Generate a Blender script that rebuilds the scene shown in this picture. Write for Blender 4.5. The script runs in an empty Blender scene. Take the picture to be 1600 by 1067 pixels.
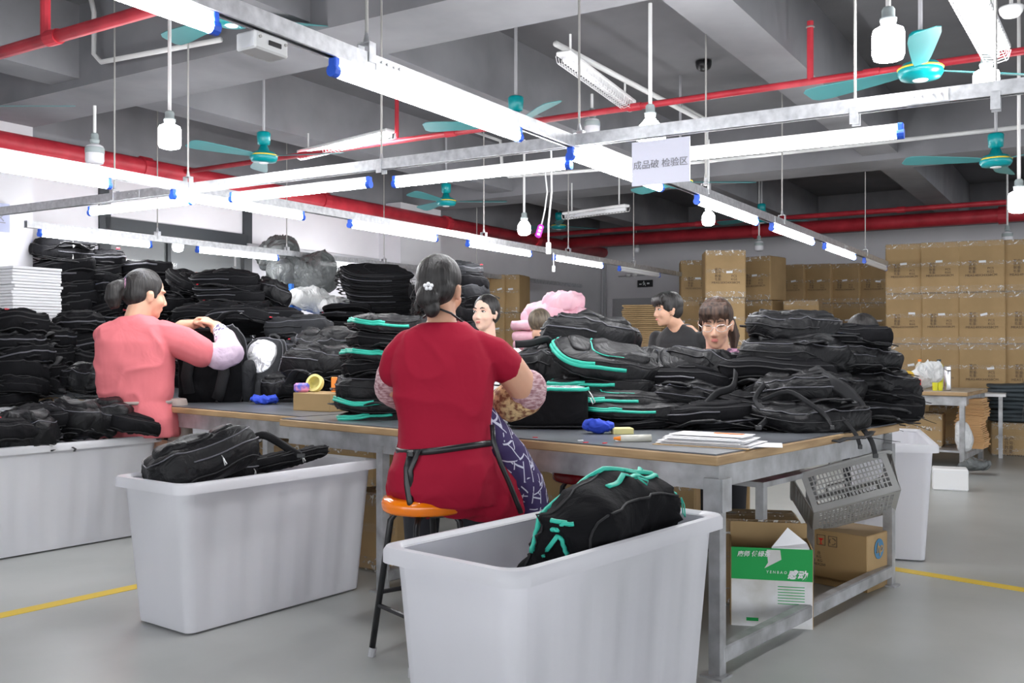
import bpy, bmesh, math, random
from mathutils import Vector, Matrix, Euler, noise
SC = bpy.context.scene
COL = SC.collection
PI = math.pi
rnd = random.Random(7); noise.seed_set(5)

# ---------------------------------------------------------------- camera, world, exposure
FPX = 1492.0; HOR = 540.0; CAMZ = 1.2
cam_data = bpy.data.cameras.new('camera'); cam = bpy.data.objects.new('camera', cam_data); COL.objects.link(cam)
cam.location = (0, 0, CAMZ); cam.rotation_euler = (PI/2, 0, 0)
cam_data.sensor_width = 36; cam_data.lens = 36*FPX/1600; cam_data.shift_y = (HOR-533.5)/1600
cam_data.clip_start = .05; cam_data.clip_end = 200
SC.camera = cam
world = bpy.data.worlds.new('world'); SC.world = world; world.use_nodes = True
world.node_tree.nodes['Background'].inputs[0].default_value = (.93, .96, 1, 1)
world.node_tree.nodes['Background'].inputs[1].default_value = 2.5
TUBE = 36.0; BULB = 60.0
SC.view_settings.view_transform = 'Standard'; SC.view_settings.look = 'None'
SC.view_settings.exposure = 0.78; SC.view_settings.gamma = 1; SC.view_settings.use_curve_mapping = False

# ---------------------------------------------------------------- measuring helpers (real places worked out from sight lines)
def W(px, py, d): return Vector(((px-800)/FPX*d, d, CAMZ-(py-HOR)/FPX*d))
def GX(px, d, z=0): return Vector(((px-800)/FPX*d, d, z))
SA, CA = math.sin(math.radians(31.9)), math.cos(math.radians(31.9))
def R(a, b, z=0): return Vector((a*SA-b*CA, a*CA+b*SA, z))
YAW = -math.radians(31.9)                 # local +Y runs along the rails
def ray_a(px, a):                         # depth where the sight line of column px meets room coordinate a
    k = (px-800)/FPX; return a/(SA*k+CA)
def ray_b(px, b):
    k = (px-800)/FPX; return b/(-CA*k+SA)

# ---------------------------------------------------------------- materials
def mat(name, col, rough=.6, metal=0, emit=None, est=0, spec=.5, alpha=None, trans=0, sheen=0, coat=0):
    m = bpy.data.materials.new(name); m.use_nodes = True
    b = m.node_tree.nodes['Principled BSDF']
    b.inputs['Base Color'].default_value = (*col, 1); b.inputs['Roughness'].default_value = rough
    b.inputs['Metallic'].default_value = metal; b.inputs['Specular IOR Level'].default_value = spec
    b.inputs['Transmission Weight'].default_value = trans
    b.inputs['Sheen Weight'].default_value = sheen; b.inputs['Coat Weight'].default_value = coat
    if alpha is not None: b.inputs['Alpha'].default_value = alpha
    if emit: b.inputs['Emission Color'].default_value = (*emit, 1); b.inputs['Emission Strength'].default_value = est
    return m
def nt(m): return m.node_tree.nodes, m.node_tree.links, m.node_tree.nodes['Principled BSDF']
def coords(N, L, scale=(1, 1, 1), kind='Object', rot=(0, 0, 0)):
    t = N.new('ShaderNodeTexCoord'); mp = N.new('ShaderNodeMapping'); mp.inputs['Scale'].default_value = scale
    mp.inputs['Rotation'].default_value = rot
    L.new(t.outputs[kind], mp.inputs[0]); return mp.outputs[0]
def add_bump(m, scale=20, strength=.3, dist=.01, stretch=(1, 1, 1), detail=4, kind='Object', distort=0):
    N, L, b = nt(m); c = coords(N, L, stretch, kind)
    n = N.new('ShaderNodeTexNoise'); n.inputs['Scale'].default_value = scale; n.inputs['Detail'].default_value = detail
    n.inputs['Distortion'].default_value = distort
    L.new(c, n.inputs['Vector']); bp = N.new('ShaderNodeBump'); bp.inputs['Strength'].default_value = strength
    bp.inputs['Distance'].default_value = dist
    L.new(n.outputs['Fac'], bp.inputs['Height']); 
    if b.inputs['Normal'].links: L.new(b.inputs['Normal'].links[0].from_socket, bp.inputs['Normal'])
    L.new(bp.outputs['Normal'], b.inputs['Normal']); return m
def mottle(m, c1, c2, scale=3, lo=.35, hi=.65, stretch=(1, 1, 1), kind='Object', detail=5):
    N, L, b = nt(m); c = coords(N, L, stretch, kind)
    n = N.new('ShaderNodeTexNoise'); n.inputs['Scale'].default_value = scale; n.inputs['Detail'].default_value = detail
    L.new(c, n.inputs['Vector']); r = N.new('ShaderNodeValToRGB')
    r.color_ramp.elements[0].position = lo; r.color_ramp.elements[0].color = (*c1, 1)
    r.color_ramp.elements[1].position = hi; r.color_ramp.elements[1].color = (*c2, 1)
    L.new(n.outputs['Fac'], r.inputs[0]); L.new(r.outputs[0], b.inputs['Base Color']); return m
M = {}
M['floor'] = mottle(mat('floor_concrete', (.4, .42, .4), .34), (.36, .375, .36), (.47, .48, .465), 1.3, .3, .7)
add_bump(M['floor'], 6, .05, .01)
M['ceil'] = mottle(mat('ceiling_grey', (.2, .2, .21), .9), (.15, .15, .16), (.19, .19, .2), 1.2)
M['beam'] = mottle(mat('beam_grey', (.25, .25, .26), .9), (.2, .2, .215), (.27, .27, .285), 1.5)
M['wall'] = mottle(mat('wall_white', (.72, .71, .73), .8), (.64, .63, .655), (.72, .71, .735), 1.2)
M['wallgrey'] = mat('wall_grey', (.42, .42, .44), .8)
M['dark'] = mat('dark_frame', (.03, .035, .04), .5)
M['glass'] = mat('window_glass', (.8, .85, .85), .05, alpha=.12)
M['yellow'] = mat('yellow_line_tape', (.75, .52, .04), .5)
M['galv'] = mottle(mat('galvanised_steel', (.6, .61, .63), .42, .75), (.5, .51, .53), (.72, .73, .75), 30, .3, .7)
M['tablesteel'] = mottle(mat('worn_table_steel', (.45, .46, .47), .45, .6), (.3, .3, .3), (.55, .56, .58), 9, .3, .7)
M['tube'] = mat('lit_tube', (1, 1, 1), .4, emit=(.97, .98, 1), est=TUBE)
M['tubeoff'] = mat('unlit_tube', (.8, .8, .82), .3)
M['bulb'] = mat('lit_bulb', (1, 1, 1), .4, emit=(1, .99, 1), est=BULB)
M['bulboff'] = mat('unlit_bulb', (.8, .8, .84), .25, alpha=.85)
M['bulbgrey'] = mat('bulb_socket_grey', (.33, .38, .38), .5)
M['white'] = mat('white_plastic', (.8, .8, .8), .4)
M['blueend'] = mat('blue_lampholder', (.03, .13, .75), .35)
M['red'] = mottle(mat('red_pipe_paint', (.55, .03, .05), .45), (.42, .02, .035), (.6, .04, .06), 5)
M['conduit'] = mat('white_conduit', (.75, .75, .74), .5)
M['teal'] = mat('teal_fan_enamel', (.0, .26, .28), .3)
M['tealblade'] = mat('teal_fan_blade', (.06, .27, .28), .4)
M['wire'] = mat('hanger_wire', (.45, .44, .42), .5, .5)
M['carton'] = mottle(mat('cardboard', (.42, .27, .12), .7), (.37, .245, .11), (.45, .30, .14), 2.5)
M['cartondk'] = mottle(mat('cardboard_dark', (.3, .19, .08), .7), (.2, .13, .05), (.34, .22, .1), 3)
M['film'] = mat('clear_packing_tape', (.75, .72, .66), .12, alpha=.55)
_N, _L, _b = nt(M['film'])
_v = _N.new('ShaderNodeTexNoise'); _v.inputs['Scale'].default_value = 22; _v.inputs['Detail'].default_value = 6; _v.inputs['Distortion'].default_value = 1.5
_L.new(coords(_N, _L, (1, 1, 1)), _v.inputs['Vector'])
_r = _N.new('ShaderNodeValToRGB'); _r.color_ramp.elements[0].position = .57; _r.color_ramp.elements[0].color = (.08, .08, .08, 1)
_r.color_ramp.elements[1].position = .64; _r.color_ramp.elements[1].color = (.95, .95, .95, 1)
_L.new(_v.outputs['Fac'], _r.inputs[0]); _L.new(_r.outputs[0], _b.inputs['Alpha'])  # noise alpha paints pale patches as white reflections on the glossy tape
add_bump(M['film'], 14, .8, .02, distort=1)
M['print'] = mat('carton_print', (.13, .09, .06), .8)
M['label'] = mat('paper_label', (.78, .8, .82), .5)
M['paper'] = mat('paper_white', (.82, .82, .84), .6)
M['ply'] = mottle(mat('table_edge_wood', (.42, .27, .13), .6), (.3, .19, .09), (.5, .34, .18), 3, stretch=(1, 1, 8))
M['mat'] = mottle(mat('table_rubber_top', (.1, .11, .12), .35), (.075, .08, .09), (.13, .14, .155), 4)
M['black'] = mat('black_paint', (.012, .012, .014), .35)
M['orange'] = mat('orange_plastic', (.95, .22, .0), .18, coat=.4)
M['redstool'] = mat('red_stool_plastic', (.22, .005, .012), .25)
M['blue'] = mat('blue_cloth', (.02, .06, .5), .8)
M['ink'] = mat('sign_ink', (.25, .25, .28), .7)

# bin plastic: milky, lets some light through
m = bpy.data.materials.new('milky_bin_plastic'); m.use_nodes = True; M['bin'] = m
N, L, b = nt(m); b.inputs['Base Color'].default_value = (.86, .86, .88, 1); b.inputs['Roughness'].default_value = .3
tr = N.new('ShaderNodeBsdfTranslucent'); tr.inputs[0].default_value = (.82, .82, .86, 1)
mx = N.new('ShaderNodeMixShader'); mx.inputs[0].default_value = .42
L.new(b.outputs[0], mx.inputs[1]); L.new(tr.outputs[0], mx.inputs[2]); L.new(mx.outputs[0], N['Material Output'].inputs[0])
mottle(m, (.8, .8, .83), (.9, .9, .92), 2.2, .3, .7, (1, 1, .4)); add_bump(m, 5, .15, .02)

# ---------------------------------------------------------------- mesh helpers
class MB:
    def __init__(s): s.v = []; s.f = []
    def add(s, vs, fs, mtx=None):
        o = len(s.v)
        for p in vs:
            p = Vector(p); s.v.append(mtx @ p if mtx else p)
        s.f += [tuple(i+o for i in q) for q in fs]; return s
    def box(s, c, sz, mtx=None, ch=0):
        hx, hy, hz = sz[0]/2, sz[1]/2, sz[2]/2; c = Vector(c)
        if not ch:
            vs = [c+Vector((x*hx, y*hy, z*hz)) for z in (-1, 1) for y in (-1, 1) for x in (-1, 1)]
            return s.add(vs, [(0, 2, 3, 1), (4, 5, 7, 6), (0, 1, 5, 4), (2, 6, 7, 3), (0, 4, 6, 2), (1, 3, 7, 5)], mtx)
        vs = []; idx = {}
        for sx in (-1, 1):
            for sy in (-1, 1):
                for sz_ in (-1, 1):
                    for ax in range(3):
                        h = [hx-ch, hy-ch, hz-ch]; h[ax] += ch
                        idx[(sx, sy, sz_, ax)] = len(vs); vs.append(c+Vector((sx*h[0], sy*h[1], sz_*h[2])))
        fs = []
        for ax in range(3):
            o1, o2 = (ax+1) % 3, (ax+2) % 3
            for sg in (-1, 1):
                q = []
                for (u, w) in ((-1, -1), (1, -1), (1, 1), (-1, 1)):
                    k = [0, 0, 0]; k[ax] = sg; k[o1] = u; k[o2] = w; q.append(idx[(*k, ax)])
                fs.append(tuple(q if sg > 0 else q[::-1]))
            for u in (-1, 1):
                for w in (-1, 1):
                    k = [0, 0, 0]; k[o1] = u; k[o2] = w; a = list(k); a[ax] = -1; b2 = list(k); b2[ax] = 1
                    q = (idx[(*a, o1)], idx[(*b2, o1)], idx[(*b2, o2)], idx[(*a, o2)])
                    fs.append(q if u*w > 0 else q[::-1])
        for sx in (-1, 1):
            for sy in (-1, 1):
                for sz_ in (-1, 1):
                    q = tuple(idx[(sx, sy, sz_, ax)] for ax in range(3)); fs.append(q if sx*sy*sz_ > 0 else q[::-1])
        return s.add(vs, fs, mtx)
    def cyl(s, p0, p1, r0, r1=None, n=10, cap=True):
        r1 = r0 if r1 is None else r1; p0 = Vector(p0); p1 = Vector(p1); d = (p1-p0)
        q = d.to_track_quat('Z', 'Y'); o = len(s.v)
        for p, r in ((p0, r0), (p1, r1)):
            for i in range(n):
                a = 2*PI*i/n; s.v.append(p+q @ Vector((r*math.cos(a), r*math.sin(a), 0)))
        for i in range(n): j = (i+1) % n; s.f.append((o+i, o+j, o+n+j, o+n+i))
        if cap: s.f.append(tuple(o+n-1-i for i in range(n))); s.f.append(tuple(o+n+i for i in range(n)))
        return s
    def tube(s, pts, r, n=6, closed=False, flat=None, up=None):
        pts = [Vector(p) for p in pts]; k = len(pts); o = len(s.v)
        rs = r if isinstance(r, (list, tuple)) else [r]*k
        U = Vector(up) if up else None; side = None
        for i, p in enumerate(pts):
            a = pts[(i-1) % k] if (i or closed) else p; b = pts[(i+1) % k] if (i < k-1 or closed) else p
            t = (b-a).normalized() if (b-a).length > 1e-9 else Vector((0, 0, 1))
            if U: ref = U
            elif side is not None: ref = side
            else: ref = Vector((0, 0, 1)) if abs(t.z) < .9 else Vector((1, 0, 0))
            nx = (ref - t*ref.dot(t))
            nx = nx.normalized() if nx.length > 1e-6 else t.orthogonal().normalized()
            side = nx; ny = t.cross(nx)
            fa, fb = (flat if flat else (1, 1))
            for j in range(n):
                an = 2*PI*(j+.5)/n; s.v.append(p+nx*(rs[i]*fa*math.cos(an))+ny*(rs[i]*fb*math.sin(an)))
        for i in range(k if closed else k-1):
            i2 = (i+1) % k
            for j in range(n):
                j2 = (j+1) % n; s.f.append((o+i*n+j, o+i*n+j2, o+i2*n+j2, o+i2*n+j))
        if not closed:
            s.f.append(tuple(o+n-1-j for j in range(n))); s.f.append(tuple(o+(k-1)*n+j for j in range(n)))
        return s
    def lathe(s, prof, c=(0, 0, 0), n=20, mtx=None):
        c = Vector(c); vs = []; fs = []; k = len(prof)
        for (r, z) in prof:
            for i in range(n):
                a = 2*PI*i/n; vs.append(c+Vector((r*math.cos(a), r*math.sin(a), z)))
        for j in range(k-1):
            for i in range(n): i2 = (i+1) % n; fs.append((j*n+i, j*n+i2, (j+1)*n+i2, (j+1)*n+i))
        fs.append(tuple(n-1-i for i in range(n))); fs.append(tuple((k-1)*n+i for i in range(n)))
        return s.add(vs, fs, mtx)
    def ell(s, c, r, rot=None, n=16, m_=10):
        vs = []; fs = []; c = Vector(c); q = rot if rot else Matrix.Identity(3)
        for j in range(1, m_):
            t = PI*j/m_
            for i in range(n):
                a = 2*PI*i/n; vs.append(c+q @ Vector((r[0]*math.sin(t)*math.cos(a), r[1]*math.sin(t)*math.sin(a), r[2]*math.cos(t))))
        top = len(vs); vs.append(c+q @ Vector((0, 0, r[2]))); bot = len(vs); vs.append(c+q @ Vector((0, 0, -r[2])))
        for j in range(m_-2):
            for i in range(n): i2 = (i+1) % n; fs.append((j*n+i, (j+1)*n+i, (j+1)*n+i2, j*n+i2))
        for i in range(n):
            i2 = (i+1) % n; fs.append((top, i, i2)); fs.append((bot, (m_-2)*n+i2, (m_-2)*n+i))
        return s.add(vs, fs)
    def mesh(s, name, material, smooth=False):
        me = bpy.data.meshes.new(name); me.from_pydata([tuple(v) for v in s.v], [], s.f); me.update()
        if material: me.materials.append(M[material] if isinstance(material, str) else material)
        if smooth:
            me.polygons.foreach_set('use_smooth', [True]*len(me.polygons))
        return me
def link(name, me, parent=None, loc=(0, 0, 0), rot=(0, 0, 0), scale=(1, 1, 1)):
    o = bpy.data.objects.new(name, me); COL.objects.link(o); o.location = loc; o.rotation_euler = rot; o.scale = scale
    if parent: o.parent = parent
    return o
def obj(name, mb, material, parent=None, loc=(0, 0, 0), rot=(0, 0, 0), smooth=False):
    return link(name, mb.mesh(name, material, smooth), parent, loc, rot)
def smooth_angle(o, deg=40):
    me = o.data; me.polygons.foreach_set('use_smooth', [True]*len(me.polygons)); me.set_sharp_from_angle(angle=math.radians(deg)); return o
def thing(name, label, cat, loc=(0, 0, 0), rot=(0, 0, 0), group=None):
    o = bpy.data.objects.new(name, None); COL.objects.link(o); o.empty_display_size = .1
    if isinstance(rot, (int, float)): rot = (0, 0, rot)
    o.location = loc; o.rotation_euler = rot; return tag(o, label, cat, group)
def tag(o, label, cat, group=None):
    o['label'] = label; o['category'] = cat
    if group: o['group'] = group
    return o
def struct(name, mb, material, loc=(0, 0, 0), rot=(0, 0, 0), smooth=False, parent=None):
    o = obj(name, mb, material, parent, loc, rot, smooth)
    if not parent: o['kind'] = 'structure'
    return o
_deps = None
def baked(o):                              # the object's mesh with its modifiers, as a plain mesh; o is removed
    bpy.context.view_layer.update()
    ev = o.evaluated_get(bpy.context.evaluated_depsgraph_get())
    me = bpy.data.meshes.new_from_object(ev); bpy.data.objects.remove(o); return me
def text_mesh(body, size, material, bold=0, shear=0, align='CENTER', depth=.0008):
    cu = bpy.data.curves.new('lettering', 'FONT'); cu.body = body; cu.size = size; cu.align_x = align; cu.align_y = 'CENTER'
    cu.extrude = depth; cu.offset = bold; cu.shear = shear; cu.resolution_u = 2
    o = bpy.data.objects.new('lettering', cu); COL.objects.link(o); me = baked(o)
    me.materials.clear(); me.materials.append(M[material]); me.name = 'lettering'; return me
ORD = ['topmost', 'second', 'third', 'fourth', 'fifth', 'sixth', 'seventh', 'eighth', 'ninth', 'tenth', 'eleventh', 'twelfth', 'thirteenth', 'fourteenth', 'fifteenth', 'sixteenth']
def from_top(i, n):
    if i == 0: return 'topmost'
    if i == n-1: return 'lowest'
    return ORD[i]+' from the top'
# ================================================================ THE SETTING
mb = MB(); c = R(5, 0, 0)
mb.box((0, 0, -.05), (26, 30, .1)); struct('floor', mb, 'floor', R(4.5, -1.5), (0, 0, YAW))
mb = MB(); mb.box((0, 0, .1), (26, 30, .2)); struct('ceiling', mb, 'ceil', R(4.5, -1.5, 3.7), (0, 0, YAW))
def room_box(a0, a1, b0, b1, z0, z1, mb=None):
    mb = mb or MB(); vs = [R(a, b, z) for z in (z0, z1) for b in (b0, b1) for a in (a0, a1)]
    return mb.add(vs, [(0, 2, 3, 1), (4, 5, 7, 6), (0, 1, 5, 4), (2, 6, 7, 3), (0, 4, 6, 2), (1, 3, 7, 5)])
BL = 8.3; AF = 16.63
n = 0
for a0 in (-1.75, 4.27, 10.3, 16.3):
    n += 1; struct('trim_%d' % n, room_box(a0, a0+.585, -14, BL, 3.1, 3.7), 'beam')['label'] = 'grey concrete cross beam'
for b0 in (-5.1, -2.8, -.5, 1.8, 4.1, 6.4):
    for a0, a1 in ((-1.16, 4.27), (4.855, 10.3), (10.885, 16.3)):
        n += 1; struct('trim_%d' % n, room_box(a0, a1, b0, b0+.34, 3.16, 3.7), 'beam')['label'] = 'grey concrete rib between the cross beams'
struct('wall_back', room_box(AF, AF+.2, -14, BL+.3, 0, 3.7), 'wall')
wl = MB()
WA0, WA1, WZ0, WZ1 = 5.8, 7.62, .9, 2.42
room_box(-10, WA0, BL, BL+.2, 0, 3.7, wl); room_box(WA1, AF+.2, BL, BL+.2, 0, 3.7, wl)
room_box(WA0, WA1, BL, BL+.2, 0, WZ0, wl); room_box(WA0, WA1, BL, BL+.2, WZ1, 3.7, wl)
struct('wall_left', wl, 'wall')
# dark band where the wall meets the slab, and the girder over it
n += 1; struct('trim_%d' % n, room_box(-4, AF, BL-.12, BL-.002, 3.0, 3.7), 'beam')['label'] = 'grey girder along the left wall'
n += 1; struct('trim_%d' % n, room_box(WA1-.02, 9.9, BL-.05, BL-.005, 2.3, 2.36), 'wallgrey')['label'] = 'grey strip on the left wall'
for a0, a1, nm in ((3.9, 4.85, 1), (9.95, 10.85, 2)):
    n += 1; o = struct('trim_%d' % n, room_box(a0, a1, 7.93, BL, 0, 3.1), 'wall'); o['label'] = 'white painted pillar'
# interior window with its little room behind
win = bpy.data.objects.new('window_1', None); COL.objects.link(win); win['kind'] = 'structure'
fr = MB()
room_box(WA0-.06, WA0+.06, BL-.03, BL+.1, .9, 3.0, fr); room_box(WA1-.06, WA1+.06, BL-.03, BL+.1, .9, 3.0, fr)
room_box(WA0, WA1, BL-.03, BL+.1, 2.34, 2.46, fr); room_box(6.55, 6.59, BL, BL+.06, .9, 2.34, fr)
obj('window_frame', fr, 'dark', win)
obj('pane', room_box(WA0+.06, 6.55, BL+.03, BL+.036, .9, 2.34), 'glass', win); obj('pane', room_box(6.59, WA1-.06, BL+.03, BL+.036, .9, 2.34), 'glass', win)
w2 = MB(); room_box(4.5, 10.5, 10.6, 10.7, 0, 3.0, w2); room_box(4.4, 4.5, BL+.2, 10.7, 0, 3.0, w2); room_box(10.5, 10.6, BL+.2, 10.7, 0, 3.0, w2)
struct('wall_store_room', w2, 'wallgrey')
struct('wall_store_partition', room_box(5.0, 7.0, 10.2, 10.26, 0, 3.0), 'wall')
struct('ceiling_store_room', room_box(4.4, 10.6, BL+.2, 10.7, 3.0, 3.05), 'ceil')
# yellow lines on the floor
def line(p, q, w, lab):
    global n
    p = Vector(p); q = Vector(q); t = (q-p).normalized(); s_ = Vector((-t.y, t.x, 0))*w/2
    mb = MB(); mb.add([p-s_, q-s_, q+s_, p+s_, p-s_+Vector((0, 0, .002)), q-s_+Vector((0, 0, .002)), q+s_+Vector((0, 0, .002)), p+s_+Vector((0, 0, .002))],
        [(4, 5, 6, 7), (0, 1, 5, 4), (1, 2, 6, 5), (2, 3, 7, 6), (3, 0, 4, 7)])
    n += 1; struct('trim_%d' % n, mb, 'yellow')['label'] = lab
a = GX(0, 1790/422); b2 = GX(215, 1790/376); t = (b2-a)
line(a-t*3, b2+t*2.2, .085, 'yellow floor line on the left')
a = GX(1385, 5.16); b2 = GX(1600, 4.69); t = (b2-a)
line(a, b2+t*2.5, .085, 'yellow floor line on the right')
# grey door in the back wall
dr = bpy.data.objects.new('door_1', None); COL.objects.link(dr); dr['kind'] = 'structure'
def on_back(px): d = ray_a(px, AF); x = (px-800)/FPX*d; return -x*CA+d*SA
db0, db1 = on_back(958), on_back(1062)
fr = MB(); room_box(AF-.05, AF, db1-.1, db1, 0, 2.1, fr); room_box(AF-.05, AF, db0, db0+.1, 0, 2.1, fr); room_box(AF-.05, AF, db1-.1, db0+.1, 2.1, 2.2, fr)
obj('door_frame', fr, 'wall', dr)
obj('door_leaf', room_box(AF-.03, AF-.005, db1, db0, 0, 2.1), 'wallgrey', dr)
for px0, px1, dep in ((905, 922, .3), (926, 934, .12)):
    n += 1; struct('trim_%d' % n, room_box(AF-dep, AF, on_back(px1), on_back(px0), 0, 3.3), 'wall')['label'] = 'pale duct running up the back wall'
n += 1
struct('trim_%d' % n, MB().cyl(W(945, 368, ray_a(945, AF-.06)), W(945, 640, ray_a(945, AF-.06)), .03, n=8), 'wallgrey')['label'] = 'thin pipe down the back wall'
t = thing('switch_box', 'small grey switch box on the back wall beside the grey door', 'switch', R(AF-.05, on_back(951), 1.3), YAW)
obj('box_body', MB().box((0, 0, 0), (.14, .1, .42), ch=.01), 'white', t); obj('cover', MB().box((0, -.055, .02), (.09, .01, .2)), 'wallgrey', t)
t = thing('exit_sign', 'small black sign with a pale running figure above the grey door', 'sign', W(1008, 443, ray_a(1008, AF-.03)), YAW)
obj('sign_board', MB().box((0, 0, 0), (.3, .03, .13)), 'black', t)
rf = MB().ell((-.02, -.018, .035), (.012, .004, .012), n=8, m_=6)
rf.tube([(-.02, -.018, .02), (-.01, -.018, -.01), (-.035, -.018, -.03)], .006, 5); rf.tube([(-.01, -.018, -.01), (.02, -.018, -.04)], .006, 5); rf.tube([(-.045, -.018, .005), (-.015, -.018, .015), (.015, -.018, 0)], .005, 5)
rf.box((.07, -.017, 0), (.05, .004, .03)); rf.box((-.09, -.017, -.01), (.05, .004, .02)); obj('figure', rf, 'label', t)
t = thing('emergency_lamp', 'twin headed emergency lamp on a bar above the black sign', 'lamp', W(985, 431, ray_a(985, AF-.05)), YAW)
obj('bar', MB().cyl((-.25, 0, 0), (.3, 0, 0), .012, n=6), 'wallgrey', t)
for s_ in (-.02, .11): obj('lamp_head', MB().lathe([(.02, -.03), (.05, 0), (.05, .03), (.01, .04)], (s_, -.05, 0), 12), 'white', t)

# ================================================================ PIPES AND CONDUITS
def pipe(pts, r, material, name, label, cat='pipe', fl=0, nn=10):
    t = thing(name, label, cat, pts[0])
    p0 = Vector(pts[0]); o = obj('pipe_run', MB().tube([Vector(p)-p0 for p in pts], r, nn), material, t, smooth=True)
    if fl:
        d = Vector(pts[-1])-p0; k = int(d.length/fl)
        for i in range(1, k):
            q = d*(i/k); u = d.normalized(); obj('coupling', MB().cyl(q-u*.05, q+u*.05, r*1.22, n=12), material, t)
    return t
pipe([R(1.0, 7.95, 2.93), R(16, 7.95, 2.93)], .09, 'red', 'sprinkler_main', 'thick red pipe running along the top of the left wall', fl=2.2, nn=14)
pipe([R(14.6, 8.0, 2.98), R(14.6, -9, 2.98)], .1, 'red', 'sprinkler_main', 'thick red pipe across the room before the back wall', fl=3, nn=14)
t = pipe([R(13.6, 8.0, 3.02), R(13.6, -9, 3.02)], .035, 'red', 'sprinkler_pipe', 'thin red pipe above the thick red pipe near the back wall', fl=2.6)
t = pipe([R(6.42, 7.9, 2.95), R(6.42, -7, 2.95)], .024, 'red', 'sprinkler_pipe', 'thin red pipe crossing behind the hanging sign', fl=1.6)
def drop(t, pa, pb, r):
    p0 = Vector(t.location)
    obj('drop_pipe', MB().cyl(Vector(pa)-p0, Vector(pb)-p0, r, n=10), 'red', t)
    obj('sprinkler_head', MB().lathe([(.012, 0), (.03, .01), (.012, .03), (.02, .05)], Vector(pb)-p0-Vector((0, 0, .05)), 10), 'wire', t)
def a_pt(px, a, z): d = ray_a(px, a); return GX(px, d, z)
drop(t, a_pt(1266, 6.42, 2.95), a_pt(1266, 6.42, 3.35), .022); drop(t, a_pt(620, 6.42, 2.95), a_pt(620, 6.42, 3.4), .018)
t = pipe([R(3.23, 8.1, 2.95), R(3.23, -7, 2.95)], .036, 'red', 'sprinkler_pipe', 'red pipe across the top left corner with a short riser', fl=1.5)
drop(t, a_pt(71, 3.23, 2.95), a_pt(71, 3.23, 3.5), .028)
def c_run(px_pts, a, z, dz=None):
    return [a_pt(px, a, CAMZ-(py-HOR)/FPX*ray_a(px, a)) for px, py in px_pts]
pipe(c_run([(136, -30), (147, 20), (147, 85), (158, 97), (345, 62)], 4.2, 3), .018, 'conduit', 'conduit', 'white bent conduit near the top left red pipe', 'conduit', nn=8)
pipe(c_run([(480, 118), (550, 146), (556, 160), (552, 200), (562, 208), (590, 212)], 8.0, 3), .016, 'conduit', 'conduit', 'white bent conduit left of the thin hanging rods', 'conduit', nn=8)
pipe([a_pt(868, 5.3, 3.12), R(8.2, 2.95, 3.14)], .02, 'conduit', 'conduit', 'white conduit along the ceiling beside the unlit caged lamp', 'conduit', nn=8)
pipe(c_run([(740, 205), (782, 220), (785, 268), (795, 276), (1105, 252), (1600, 198)], 8.6, 3), .018, 'conduit', 'conduit', 'long white conduit crossing below the middle beam', 'conduit', nn=8)
pipe(c_run([(1060, 162), (1100, 185), (1104, 205), (1104, 270), (1102, 290)], 8.55, 3), .018, 'conduit', 'conduit', 'white conduit dropping down right of the hanging sign', 'conduit', nn=8)
pipe(c_run([(104, 105), (108, 135), (130, 155), (150, 161)], 5.2, 3), .01, 'conduit', 'cable', 'looped white cable above the unlit bulb by the pillar', 'cable', nn=6)

# ================================================================ LIGHT RAILS AND TUBES
RZ = 2.2
rail_me = {}
def rail(p0, p1, label, n_=1):
    p0 = Vector(p0); p1 = Vector(p1); d = p1-p0; Ln = d.length; ang = math.atan2(-d.x, d.y)
    t = thing('light_rail', label, 'light rail', p0, ang, 'galvanised light rails'); del t['group']
    mb = MB(); mb.box((0, Ln/2, .028), (.042, Ln, .003)); 
    for s_ in (-1, 1): mb.box((s_*.021, Ln/2, 0), (.003, Ln, .056))
    for s_ in (-1, 1): mb.box((s_*.0165, Ln/2, -.027), (.009, Ln, .003))
    obj('channel', mb, 'galv', t)
    k = 1.7
    while k < Ln-.3:
        mb = MB(); mb.box((0, k, .0), (.05, .16, .05))
        for q in (-.05, -.02, .02, .05):
            for s_ in (-1, 1): mb.cyl((s_*.027, k+q, .008), (s_*.03, k+q, .008), .005, n=6)
        obj('splice_plate', mb, 'galv', t); k += 2.45
    return p0, p1, t
def lerp(r, u): return r[0]+(r[1]-r[0])*u
def at_px(r, px):                         # parameter along the rail seen in column px
    k = (px-800)/FPX; p0, p1 = r[0], r[1]; d = p1-p0
    return (k*p0.y-p0.x)/(d.x-k*d.y)
def tube_light(r, px0, px1, lit, label, u0=None, u1=None):
    u0 = at_px(r, px0) if u0 is None else u0; u1 = at_px(r, px1) if u1 is None else u1
    q0 = lerp(r, u0); q1 = lerp(r, u1); q0.z -= .062; q1.z -= .062; d = q1-q0; Ln = d.length; ang = math.atan2(-d.x, d.y)
    t = thing('tube_light', label, 'light', q0, ang)
    obj('batten', MB().box((0, Ln/2, .022), (.03, Ln-.03, .02)), 'white', t)
    obj('tube', MB().cyl((0, .03, -.006), (0, Ln-.03, -.006), .023, n=12, cap=False), 'tube' if lit else 'tubeoff', t, smooth=True)
    for y in (.012, Ln-.012):
        mb = MB().box((0, y, .004), (.034, .024, .062), ch=.004); mb.cyl((0, y-.014, -.01), (0, y+.014, -.01), .022, n=10); obj('lampholder', mb, 'blueend', t)
    return t
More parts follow.
